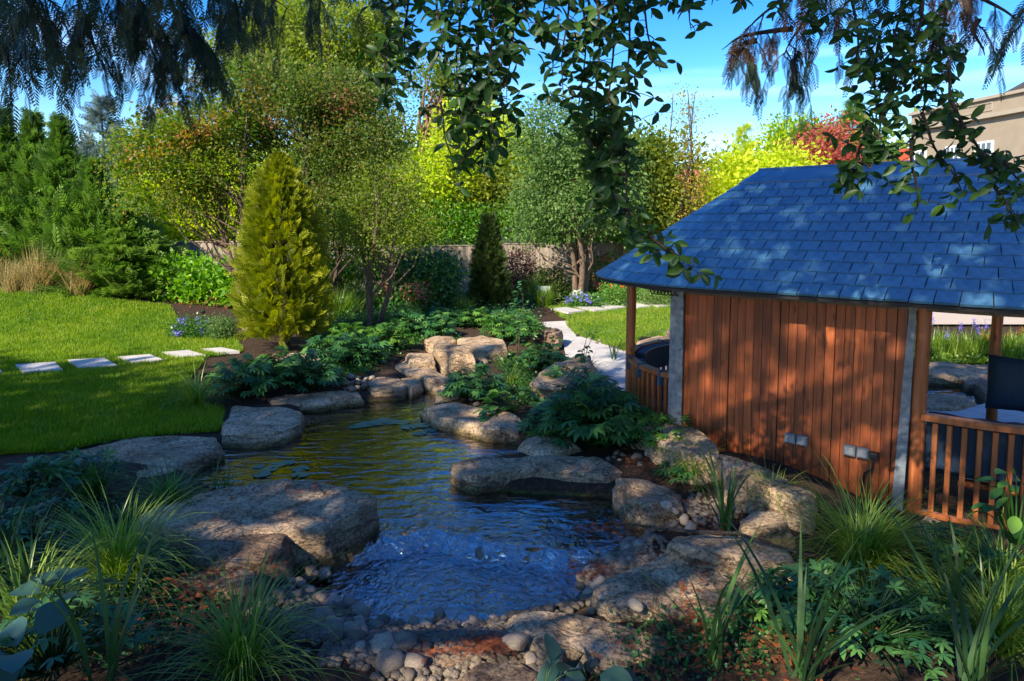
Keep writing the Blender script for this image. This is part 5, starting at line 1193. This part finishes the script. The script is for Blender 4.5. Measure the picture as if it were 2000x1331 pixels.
HB = [  # px, py(base), radius, height, n, leaf size, material, label
 (600, 762, .42, .40, 120, .13, M_helle, 'dark hellebore clump on left bank in front of tilted slab'),
 (480, 775, .42, .42, 120, .13, M_helle, 'hellebore clump at lawn side of the left bank'),
 (700, 715, .42, .40, 120, .13, M_helle, 'leafy hellebore behind the pebble patch on left bank'),
 (760, 690, .42, .42, 110, .13, M_helle2, 'mid-green bushy plant above tapering stream rock'),
 (690, 690, .42, .45, 100, .13, M_helle2, 'tall leafy clump right of the golden conifer foot'),
 (800, 658, .45, .42, 110, .14, M_helle, 'blue-green clump below birch at centre of bed'),
 (870, 640, .42, .35, 90, .13, M_helle, 'low leafy clump left of stream head'),
 (1000, 665, .52, .45, 120, .14, M_helle2, 'large leafy mound right of the stream head'),
 (930, 640, .40, .32, 80, .12, M_helle2, 'small mound in front of the dark yew'),
 (930, 778, .36, .34, 100, .12, M_helle, 'hellebore clump overhanging right side of stream mouth'),
 (1060, 718, .36, .34, 90, .12, M_helle, 'hellebore clump left of the craggy boulder'),
 (1160, 872, .46, .55, 190, .15, M_helle, 'largest dark hellebore mound right of pond'),
 (1085, 850, .30, .26, 80, .13, M_helle, 'hellebore spilling over hidden rock at water edge'),
 (540, 745, .42, .36, 100, .13, M_helle2, 'paler leafy clump between tilted slab and lawn tip'),
 (850, 660, .38, .34, 90, .12, M_helle, 'dark leafy clump behind upright stream boulder'),
 (640, 712, .36, .36, 90, .12, M_helle, 'dark clump right of the tilted slab'),
 (1110, 765, .34, .30, 80, .12, M_helle, 'dark clump at foot of the craggy boulder'),
 (1300, 905, .30, .24, 70, .10, M_helle2, 'mid-green clump before the long flat wall rock'),
 (1250, 880, .30, .30, 80, .11, M_helle, 'dark clump at right flank of largest mound'),
 (900, 625, .34, .30, 70, .11, M_helle, 'low dark clump at foot of the yew'),
 (1235, 860, .25, .22, 60, .10, M_helle, 'small dark clump beside gazebo corner rock'),
]
for px, py, r_, h_, n_, ls_, m_, lab in HB:
    b = G(px, py, .12); b.z = max(.06, hz(b.x, b.y)); leafy('hellebore', lab, b, r_ * 1.12, h_ * 1.35, int(n_ * 1.45), ls_ * 1.05, m_, group='leafy clumps on the pond banks')
# rodgersia / young yellow-green shrub with big leaves
leafy('rodgersia', 'plant with broad yellow-green leaves over double-humped rock', G(1000, 800, .15), .28, .30, 34, .15, M_helle2, OVATE, 'ovate', rise=.5)
leafy('rodgersia', 'low rosette of ribbed leaves beside the humped rock', G(965, 812, .16), .16, .10, 18, .12, M_helle, OVATE, 'ovate', rise=.5)
# upright leafy saplings
def sapling(label, px, py, h_, n, ls_, m, lean=0):
    b = G(px, py, .1); b.z = hz(b.x, b.y); e = empty('sapling', b); tag(e, label, 'plant', 'slender saplings by the stream')
    st = []; ms = leaf_me(OVATE, 'ovate', m)
    for s_ in range(3):
        tp = limb_path((0, 0, -.05), (random.gauss(lean, .14), random.gauss(0, .12), h_ * random.uniform(.7, 1)), 8, .06); st.append((tp, [.009 * (1.1 - i / 9) for i in range(9)]))
        for i in range(n):
            t = random.uniform(.15, 1); k = min(7, int(t * 8)); q = tp[k].lerp(tp[k + 1], t * 8 - k); a = random.uniform(0, 6.28)
            D = norm(np.array([[math.cos(a), math.sin(a), random.uniform(-.2, .3)]])); M = frames(D, ls_ * random.uniform(.6, 1.2), np.array([[random.gauss(0, .2), random.gauss(0, .2), 1]]))
            o = bpy.data.objects.new('leaf', ms[random.randrange(4)]); COL.objects.link(o); o.parent = e; o.matrix_local = mat4(M[0], q + Vector(D[0]) * .03)
    tubes('stem', st, M_bark, e, 5)
sapling('slender sapling with scattered leaves in front of yew', 1010, 690, 1.35, 26, .11, M_helle)
sapling('leaning sapling with dark leaves before the paving', 1130, 740, .85, 16, .12, M_helle, .12)
sapling('leafy shoot beside the craggy boulder', 1060, 720, .6, 16, .11, M_helle2)

# ------------------------------------------------------------------ lily pads, twig, litter
def lily(label, c, pads, z=.006):
    e0 = G(c[0], c[1], 0); e = empty('water_lily', e0); tag(e, label, 'water lily')
    for px, py, rp in pads:
        q = G(px, py, 0) - e0; r_ = rp / F * G(px, py, 0).y; n = 22; V = [(0, 0, 0)] + [(r_ * math.cos(R(12 + 336 * i / n)) * random.uniform(.95, 1.03), r_ * math.sin(R(12 + 336 * i / n)), .003 * math.sin(i)) for i in range(n + 1)]
        o = link('lily_pad', py_mesh('lily_pad', V, [(0, i + 1, i + 2) for i in range(n)]), M_lily, e); o.location = (q.x, q.y, z + random.uniform(0, .004)); o.rotation_euler = (0, 0, random.random() * 6)
        at_ = o.data.attributes.new('tint', 'FLOAT', 'POINT'); at_.data.foreach_set('value', [random.random() * .8] * len(V))
lily('cluster of lily pads nearer to the largest slab', (550, 920), [(545, 908, 17), (562, 905, 15), (512, 928, 17), (528, 918, 14), (588, 917, 17), (586, 929, 17), (505, 912, 12)])
lily('cluster of lily pads in middle of the pond', (755, 828), [(715, 830, 20), (740, 826, 22), (765, 825, 18), (785, 826, 16), (695, 834, 14), (800, 835, 18), (825, 832, 16), (750, 820, 12), (840, 842, 13), (820, 848, 14)])
tubes_o = tubes('fallen_twig', [([G(1213, 1022, .25), G(1260, 1028, .27), G(1330, 1037, .36), G(1380, 1040, .39), G(1440, 1042, .38), G(1500, 1062, .37), G(1560, 1080, .38), G(1620, 1092, .40)], [.008, .011, .012, .013, .012, .011, .009, .005])], M_bark, None, 7)
tag(tubes_o, 'long bare fallen twig lying across boulder beside pool', 'twig')
def litter(label, pxs, n, spr, zf, s=.052):
    T = []
    for _ in range(n):
        t = random.random() * (len(pxs) - 1); k = int(t); a = pxs[k]; b = pxs[min(k + 1, len(pxs) - 1)]; z_ = a[2]
        p = G(a[0] + (b[0] - a[0]) * (t - k) + random.gauss(0, spr), a[1] + (b[1] - a[1]) * (t - k) + random.gauss(0, spr * .5), z_); T.append((p.x, p.y, max(z_, hz(p.x, p.y)) + random.uniform(.005, .03)))
    T = np.array(T); N = len(T); a = np.random.rand(N) * 6.28; D = np.stack([np.cos(a), np.sin(a), rnd(N, -.15, .25)], 1)
    M = frames(D, s * rnd(N, .5, 1.3), np.tile([0, 0, 1.], (N, 1)) + np.random.normal(size=(N, 3)) * .3)
    o = link('leaf_litter', inst('leaf_litter', SPRAY_S[0], SPRAY_S[1], M, T, np.random.rand(N)), M_brownsp); tag(o, label, 'leaf litter', kind='stuff')
litter('rust red conifer litter around cobbles and left slabs', [(360, 1100, .2), (450, 1100, .2), (500, 1095, .2), (400, 1150, .25), (330, 1160, .3)], 420, 26, 0)
litter('rust red litter near foreground cobbles', [(900, 1260, .14), (960, 1255, .14), (990, 1270, .14), (800, 1280, .14)], 200, 16, 0)
litter('orange litter on pebbles right of pool', [(1120, 1100, .0), (1150, 1120, .05), (1180, 1110, .05), (1130, 1130, -.05)], 120, 14, 0)
litter('rust litter between right bank rocks', [(1210, 895, .2), (1250, 905, .2), (1290, 925, .25), (1400, 1030, .25), (1330, 1215, .22), (1370, 1230, .25)], 320, 16, 0)
litter('floating litter on the wet weir ledge', [(1120, 1040, .02), (1200, 1035, .02), (1280, 1030, .02)], 120, 16, 0, .05)
litter('scattered litter on top of largest slab', [(420, 975, .34), (560, 960, .34), (660, 965, .34)], 110, 22, 0, .05)
border('small dark weeds covering the soil at lower right', [(1300, 1300), (1480, 1250), (1650, 1280), (1800, 1230), (1950, 1290)], 9000, M_helle, .030, .07, sp=90)
border('small dark weeds covering the soil at lower left', [(40, 1000), (200, 1080), (330, 1200), (150, 1280), (60, 1150)], 9000, M_helle, .030, .07, sp=80)
litter('few fallen leaves scattered on the left lawn', [(60, 760, .16), (200, 800, .16), (330, 780, .16), (100, 840, .16), (300, 830, .16)], 46, 40, 0, .035)
litter('litter under foreground plants at right', [(1200, 1290, .3), (1400, 1240, .3), (1600, 1260, .4), (1500, 1310, .4)], 420, 60, 0, .04)
litter('litter under foreground plants at left', [(100, 1200, .4), (300, 1230, .3), (500, 1200, .25), (200, 1320, .45)], 420, 60, 0, .045)

# ------------------------------------------------------------------ foreground plants
def fg(px, py, z):
    p = G(px, py, z); return p
sed = [(235, 1120, .30, .62, 420, 'bright arching sedge left of the brown slab'), (470, 1300, .22, .60, 330, 'arching sedge at bottom left centre in front of cobbles'), (1680, 1090, .30, .66, 620, 'largest bright sedge fountain below the plank wall'),
       (1360, 935, .2, .38, 300, 'small bright sedge beside pebbles on right bank'), (1510, 985, .25, .32, 240, 'low sedge beside the plank wall foot'), (1120, 850, .15, .34, 260, 'fine sedge left of largest hellebore mound'),
       (1960, 1130, .3, .5, 320, 'sedge at right frame edge under gazebo rail'), (1950, 1240, .35, .5, 320, 'shaded sedge in bottom right corner'), (60, 1230, .4, .55, 260, 'shaded sedge at lower left edge'), (330, 985, .2, .42, 300, 'dark glossy grass arching over left slabs'), (180, 950, .25, .42, 280, 'dark grass tuft behind the bright sedge'),
       (385, 790, .12, .55, 300, 'reedy grass tuft at the tip of the left lawn'), (1090, 830, .2, .3, 160, 'wispy sedge under yellow-green leaves'), (430, 930, .12, .3, 60, 'thin weeping shoot over pond beside flat slab'), (1000, 745, .15, .35, 120, 'green blades at the water beside stream'), (1150, 720, .2, .45, 160, 'dark arching grass beside the paving')]
for i, (px, py, z, L_, n, lab) in enumerate(sed):
    p = G(px, py, z); p.z = min(z, max(hz(p.x, p.y), z - .15)); blades('sedge_clump', lab, p, int(n * .95), L_ * 1.02, .0066, M_sedge if i not in (9, 10, 13, 15) else M_helle2, .85, 2.1 if L_ > .3 else 1.5, .07, 'ornamental grass', 'sedge clumps around the pool', seg=7, tb=-.05)
iri = [(1420, 1030, .24, .50, 16, 'stiff iris clump on pebbles right of wedge rock', .35), (60, 1210, .35, .55, 12, 'broad upright iris blades at left edge', .2), (200, 1331, .5, .7, 9, 'tall dark blades crossing the lower left', .35), (1390, 1290, .3, .56, 16, 'dark strappy fan before the sloping boulder', .5),
       (1560, 1320, .5, .62, 18, 'dark arching blades at bottom right centre', .7), (1860, 1180, .4, .55, 14, 'dark iris fan right of sedge fountain', .5), (1900, 1330, .6, .6, 14, 'broad dark blades in the lower right corner', .6), (1200, 700, .1, .35, 12, 'thin upright iris by the left railing', .2), (870, 700, .1, .28, 10, 'small iris tuft in the stream head', .2), (0, 1100, .5, .5, 10, 'dark blades poking in at left frame edge', .4)]
for px, py, z, L_, n, lab, ln_ in iri:
    p = G(px, py, z); blades('iris_clump', lab, p, n, L_, .019, M_iris, ln_ * 1.2, .75, .05, 'plant', 'strap-leaved plants', seg=8)
fgl = [(60, 960, .35, .30, .22, 60, .12, M_helle, 'dark leafy clump at left edge behind sedge'), (150, 930, .3, .3, .2, 40, .12, M_helle, 'shadowed leafy plant beside tan slab'), (60, 1050, .4, .35, .2, 60, .085, M_helle, 'ivy-like leafy plant at left edge'),
       (1490, 1200, .25, .22, .24, 40, .07, M_helle2, 'weedy green plant behind dark strappy fan'), (1700, 1230, .4, .50, .22, 110, .085, M_helle, 'dark leafy ground plants at lower right'), (1850, 1100, .3, .4, .22, 90, .08, M_helle, 'leafy weeds under gazebo railing'), (1330, 930, .2, .2, .12, 50, .08, M_helle, 'small leafy herb behind the wedge rock'),
       (100, 1290, .5, .4, .2, 70, .08, M_helle, 'leafy weeds in the bottom left corner'), (1600, 1190, .35, .3, .2, 60, .08, M_helle, 'shaded leafy plant left of the iris fan')]
for px, py, z, r_, h_, n_, ls_, m_, lab in fgl:
    leafy('leafy_plant', lab, G(px, py, z), r_, h_, n_, ls_, m_, PALM5 if m_ is not M_berg else BIG, 'p5' if m_ is not M_berg else 'big', 'foreground leafy plants')
for px, py, z, n_, ls_, lab in ((1150, 1318, .25, 5, .14, 'broad glaucous leaves at bottom centre right'), (120, 1180, .55, 6, .19, 'grey-blue funnel leaves at lower left'), (60, 1290, .6, 5, .18, 'large curled glaucous leaf at bottom left edge'), (1060, 1345, .3, 3, .13, 'dark leaf cropped by the bottom edge')):
    leafy('bergenia', lab, G(px, py, z), .12, .10, n_, ls_, M_berg, BIG, 'big', 'broad glaucous leaves', rise=.6)
leafy('climber_shoot', 'leafy shoot rising in front of right balusters', P(1985, 1050, 3.4) , .16, .42, 22, .10, M_helle2, OVATE, 'ovate')
# white glass panel and garden spike lamp
o = box('glass_panel', (-.18, -.01, 0), (.18, .01, .55), simple('frosted_panel', (.24, .28, .27), .3), None, .004); p = bg_(1062, 598); o.location = p; tag(o, 'pale frosted panel standing in the border by the fence', 'panel')
def spike(px, py, lab):
    p = G(px, py, .12); p.z = hz(p.x, p.y); e = empty('spike_lamp', p); tag(e, lab, 'garden lamp', 'black spike lamps'); tubes('stem', [([(0, 0, -.05), (0, 0, .42)], [.012, .012])], M_black, e, 8); tubes('lamp_head', [([(0, 0, .43), (0, 0, .45), (0, 0, .50)], [.03, .055, .045])], M_black, e, 12)
spike(398, 655, 'black spike lamp in violet geraniums on left lawn'); spike(1061, 610, 'black spike lamp before the pale panel')

# ------------------------------------------------------------------ overhead trees
def big_tree(name, label, base, H_, blobs, m, mb, leaf, ncl, per, rc, tr=.35, limbs=(), templ=LEAF):
    e = empty(name, base); tag(e, label, 'tree'); b = np.array(base)
    pts, dirs, k, C = clumped(blobs, ncl, per, rc, .15); N = len(pts)
    leafcloud('crown', e, m, pts - b, dirs, leaf * rnd(N, .6, 1.3), .6 * np.random.rand(N), templ)
    V, Fc = [], []; bm_tube(V, Fc, limb_path((0, 0, -.2), (0, 0, H_ * .9), 10, .03), [tr * (1.15 - i * .1) for i in range(11)], 10); t = link('trunk', np_mesh('trunk', V, Fc), mb, e, True)
    V, Fc = [], []
    for q in C[np.random.choice(len(C), 60, replace=False)]:
        bm_tube(V, Fc, limb_path((0, 0, min(H_ * .85, max(2.5, q[2] - b[2] - 1.5))), Vector(q - b), 6, .1), [tr * .28 * (1.1 - i * .16) for i in range(7)], 5)
    link('limb', np_mesh('limb', V, Fc), mb, t, True)
    return e
cedar = big_tree('cedar_tree', 'large cedar overhead with drooping sprays across top left', (-4.6, -1.0, .6), 13,
    [(-4.6, -2.2, 7.6, 3.4, 2.6, 3.2), (-5.2, -2.5, 11, 2.4, 2.0, 2.6), (-3.0, -1.4, 7.0, 3.0, 1.8, 2.6), (-2.6, 1.6, 7.8, 3.0, 2.0, 1.3)], M_thuja, M_bark, .55, 230, 8, .38, templ=SPRAY_S)  # last crown lobe is unseen, added above the camera to darken the foreground
broad = big_tree('broadleaf_tree', 'broadleaf tree overhead with hanging leafy shoots', (2.6, -3.6, .8), 10,
    [(0.6, -3.2, 7.2, 3.2, 2.4, 2.8), (3.6, -3.5, 7.5, 3.0, 2.4, 2.6), (1.5, -3.5, 9.6, 2.4, 2.2, 2.0), (2.6, 1.2, 8.4, 2.4, 1.5, 1.0), (-1.8, -1.3, 9.6, 2.6, 2.0, 1.7)], M_over, M_bark, .30, 500, 22, .38)  # last two lobes unseen: one added to darken foreground, one to shade gazebo roof
for bx, by, hh, lab in ((-10.5, -2.4, 12, 'tall tree outside the frame shading the left lawn'), (-15.5, -2.6, 12, 'tree beyond frame left shading the far lawn'), (-20.5, -3, 12, 'farthest of shade trees beyond left frame')):
    big_tree('shade_tree', lab, (bx, by, .5), hh * .8, [(bx, by, hh * .62, 3.2, 2.4, hh * .34), (bx + 1.5, by + .3, hh * .5, 2.6, 2, hh * .22)], M_over, M_bark, .42, 300, 20, .5)

# hanging thuja sprays (left and right), fronds hang from drooping branchlets
def hang(e, b, specs, m, nm='spray'):
    """specs: (x0,y0,x1,y1,Y0,Y1,nside,frond len) branch in pixels -> world"""
    Tt, Dd, S = [], [], []; paths = []
    for x0, y0, x1, y1, Y0, Y1, nf, fl in specs:
        a = P(x0, y0, Y0); c = P(x1, y1, Y1); L_ = (c - a).length; pth = []
        for i in range(13):
            t = i / 12; q = a.lerp(c, t); q.z += .10 * L_ * math.sin(t * math.pi) ; q += Vector((math.sin(t * 7 + x0) * .02, math.cos(t * 6 + y0) * .03, 0)); pth.append(q)
        paths.append((pth, [.016 * (1.1 - i / 12.5) for i in range(13)]))
        for j in range(nf):
            t = random.uniform(.08, 1) ; k = min(11, int(t * 12)); q = pth[k].lerp(pth[k + 1], t * 12 - k)
            sub = []; ang = random.uniform(0, 6.28); sd_ = Vector((math.cos(ang) * .5, math.sin(ang) * .5, -.35)); ln = fl * random.uniform(.9, 2.4)
            pr = q; ns = 5
            for s_ in range(ns):
                nx = pr + (sd_ + Vector((0, 0, -.55 * s_ / 2))).normalized() * ln / ns
                sub.append(pr)
                for w_ in range(1 if s_ % 2 else 2):
                    aa = random.uniform(0, 6.28); dd = (nx - pr).normalized() * .55 + Vector((math.cos(aa) * .45, math.sin(aa) * .45, -.75))
                    Tt.append(pr.lerp(nx, random.random())[:]); Dd.append(dd[:]); S.append(fl * random.uniform(.5, 1.0))
                pr = nx
            sub.append(pr); paths.append((sub, [.004, .004, .003, .003, .002, .002]))
            Tt.append(pr[:]); Dd.append((sd_ + Vector((0, 0, -1.5)))[:]); S.append(fl)
    N = len(Tt); Tt = np.array(Tt) - np.array(b); tn = rnd(N, 0, .62)
    dead = np.array([noise.noise((p[0] * 2.2, p[1] * 2, p[2] * 1.2)) for p in Tt]) > .42; tn[dead] = rnd(dead.sum(), .85, 1)
    me = inst(nm, SPRAY[0], SPRAY[1], frames(np.array(Dd), np.array(S), np.tile([.0, -1., .2], (N, 1)) + np.random.normal(size=(N, 3)) * .5), Tt, tn); link(nm, me, m, e)
    V, Fc = [], []
    for pth, rad in paths: bm_tube(V, Fc, [q - Vector(b) for q in pth], rad, 4)
    link('branch', np_mesh('branch', V, Fc), M_bark, e, True)
    print('fronds', N)
LFT = [(-60, -60, 60, 90, 3.2, 3.4, 16, .14), (40, -60, 60, 130, 3.3, 3.5, 14, .13), (120, -40, 190, 60, 3.4, 3.6, 16, .13), (150, 20, 205, 140, 3.6, 3.7, 16, .12), (230, -60, 290, 90, 3.3, 3.6, 20, .13), (60, -20, 20, 120, 3.0, 3.1, 12, .13),
       (300, -40, 380, 70, 3.5, 3.8, 22, .13), (330, 0, 400, 130, 3.8, 4.0, 22, .12), (400, -60, 480, 60, 3.6, 4.0, 20, .13), (250, 0, 330, 140, 3.8, 3.9, 20, .12), (440, -40, 560, 20, 3.8, 4.2, 16, .12), (520, -60, 640, 10, 3.8, 4.2, 14, .12),
       (620, -80, 740, -20, 3.6, 4.0, 10, .12), (380, 60, 430, 150, 4.0, 4.1, 18, .11), (-40, -120, 500, -30, 3.0, 3.6, 40, .14), (180, -60, 240, 40, 3.2, 3.3, 14, .12), (290, 60, 350, 160, 3.9, 4.0, 12, .11), (0, -60, 120, 20, 2.9, 3.1, 14, .13)]
hang(cedar, (-4.6, -1.0, .6), [(a, b, c, d, e, f_, int(n * .62), l_ * 1.15) for a, b, c, d, e, f_, n, l_ in LFT], M_thuja)
RGT = [(1620, -60, 1440, 90, 3.6, 3.8, 14, .13), (1540, 60, 1400, 100, 3.8, 3.9, 14, .11), (1600, -30, 1540, 110, 3.7, 3.9, 12, .12), (1700, -80, 1640, 40, 3.5, 3.7, 10, .12), (1850, -60, 1740, 30, 3.6, 3.8, 12, .12), (1720, 20, 1690, 90, 3.7, 3.8, 6, .11),
       (1880, -40, 1980, 60, 3.5, 3.6, 12, .12), (1900, 40, 1920, 110, 3.6, 3.7, 6, .11), (2040, -40, 1990, 60, 3.4, 3.5, 10, .12), (1560, 100, 1540, 190, 3.9, 3.9, 10, .10), (1500, -80, 1900, -50, 3.3, 3.6, 20, .13), (1480, 80, 1420, 110, 3.8, 3.8, 6, .1)]
ced2 = empty('cedar_tree', (5.5, -.5, .6)); tag(ced2, 'second cedar with thin drooping sprays across top right', 'tree')
hang(ced2, (5.5, -.5, .6), [(a, b, c, d, e, f_, int(n * .5), l_ * 1.2) for a, b, c, d, e, f_, n, l_ in RGT], M_thuja)
V, Fc = [], []; bm_tube(V, Fc, [(0, 0, -.3), (.05, .1, 4), (0, 0, 9)], [.3, .22, .05], 10); link('trunk', np_mesh('trunk', V, Fc), M_bark, ced2, True)
# hanging broad leaves: shoots drop from above with leaf rosettes
bt = (2.6, -3.6, .8); LT = []; LP = []; LM = []
def shoot(x0, y0, x1, y1, Yd, n, ls=.085, wig=.04):
    a = P(x0, y0, Yd); c = P(x1, y1, Yd + random.uniform(-.15, .15)); pth = limb_path(a, c, 10, .05); LP.append((pth, [.006 * (1.15 - i / 10) + .001 for i in range(11)]))
    for j in range(n):
        t = (j + random.random()) / n; k = min(9, int(t * 10)); q = pth[k].lerp(pth[k + 1], t * 10 - k)
        off = Vector((random.gauss(0, wig), random.gauss(0, wig), random.gauss(0, wig * .5))); q2 = q + off; LP.append(([q, q.lerp(q2, .5) + Vector((0, 0, .005)), q2], [.002, .002, .0015]))
        m_ = random.choice((2, 3, 3, 4)); a0 = random.uniform(0, 6.28)
        for s_ in range(m_):
            aa = a0 + s_ * 6.28 / m_ + random.gauss(0, .3); D = Vector((math.cos(aa) * .8, math.sin(aa) * .35, -.45 + random.gauss(0, .45) + .2)).normalized()
            LT.append((q2[:], D[:], ls * random.uniform(.65, 1.25)))
SH = [(770, -40, 750, 210, 3.0, 26), (800, -40, 790, 150, 3.1, 22), (850, -40, 870, 120, 2.9, 24), (900, -40, 900, 260, 3.0, 34), (930, -40, 950, 330, 3.1, 40), (960, -40, 965, 300, 2.9, 40), (985, -40, 985, 260, 3.1, 34), (1000, -40, 990, 200, 3.0, 26), (940, 150, 900, 330, 3.1, 22), (1010, -40, 1035, 60, 3.0, 14), (1070, -40, 1060, 70, 3.1, 12),
      (1110, -40, 1100, 200, 3.0, 24), (1140, -40, 1130, 260, 3.1, 32), (1160, -40, 1180, 400, 3.0, 52), (1190, -40, 1200, 330, 2.9, 46), (1215, -40, 1240, 250, 3.0, 30), (1240, -40, 1290, 140, 3.1, 16), (1180, 200, 1170, 430, 3.1, 34), (1210, 250, 1240, 470, 3.0, 24), (1190, 370, 1290, 490, 2.9, 16), (1270, 460, 1370, 540, 2.8, 14), (1090, 30, 1080, 150, 2.9, 8), (860, 200, 890, 350, 3.2, 12),
      (1340, -40, 1350, 60, 3.0, 9), (1395, -40, 1390, 10, 3.0, 6), (1430, -40, 1450, 20, 3.0, 4), (1500, -40, 1530, 20, 3.1, 6),
      (1660, -40, 1680, 150, 3.0, 20), (1760, -40, 1750, 160, 3.1, 26), (1800, -40, 1790, 200, 3.0, 26), (1720, 60, 1700, 300, 3.1, 30), (1760, 120, 1700, 330, 3.0, 34), (1830, 60, 1780, 300, 3.1, 30), (1850, -40, 1840, 160, 3.0, 22), (1700, 240, 1640, 380, 3.0, 14), (1690, 300, 1660, 380, 3.0, 10), (1780, 270, 1790, 420, 2.9, 14), (1850, 120, 1880, 300, 3.0, 16), (1860, 200, 1960, 400, 2.9, 14), (1800, 220, 1880, 380, 3.0, 14), (1940, 300, 2000, 360, 2.9, 12), (1940, 360, 1990, 440, 2.8, 12), (1600, -40, 1590, 60, 3.1, 10), (1900, 300, 2010, 330, 2.9, 12)]
for s_ in SH: shoot(s_[0], s_[1], s_[2], s_[3], s_[4], int(s_[5] * .95), .060)
N = len(LT); T = np.array([l_[0] for l_ in LT]); D = np.array([l_[1] for l_ in LT]); S = np.array([l_[2] for l_ in LT])
M = frames(D, S, np.tile([0, -1., .3], (N, 1)) + np.random.normal(size=(N, 3)) * .6); T = T - np.array(bt)
order = np.argsort(-S / (T[:, 1] + bt[1]) - .02 * np.random.rand(N)); ms = leaf_me(OBOV, 'obov', M_over)
for i in order[:300]:
    o = bpy.data.objects.new('leaf', ms[random.randrange(4)]); COL.objects.link(o); o.parent = broad; o.matrix_local = mat4(M[i], T[i])
r_ = order[300:]; o = link('leaves', inst('leaves', OBOV[0], OBOV[1], M[r_], T[r_], rnd(len(r_), 0, .8)), M_over, broad, True); tag(o, kind='stuff')
V, Fc = [], []
for pth, rad in LP: bm_tube(V, Fc, [q - Vector(bt) for q in pth], rad, 4)
link('hanging_shoot', np_mesh('hanging_shoot', V, Fc), M_bark, broad, True)
print('leaves', N, 'pebbles', npb, 'objects', len(bpy.data.objects), 'tris', sum(len(m.loops) - 2 * len(m.polygons) for m in bpy.data.meshes))
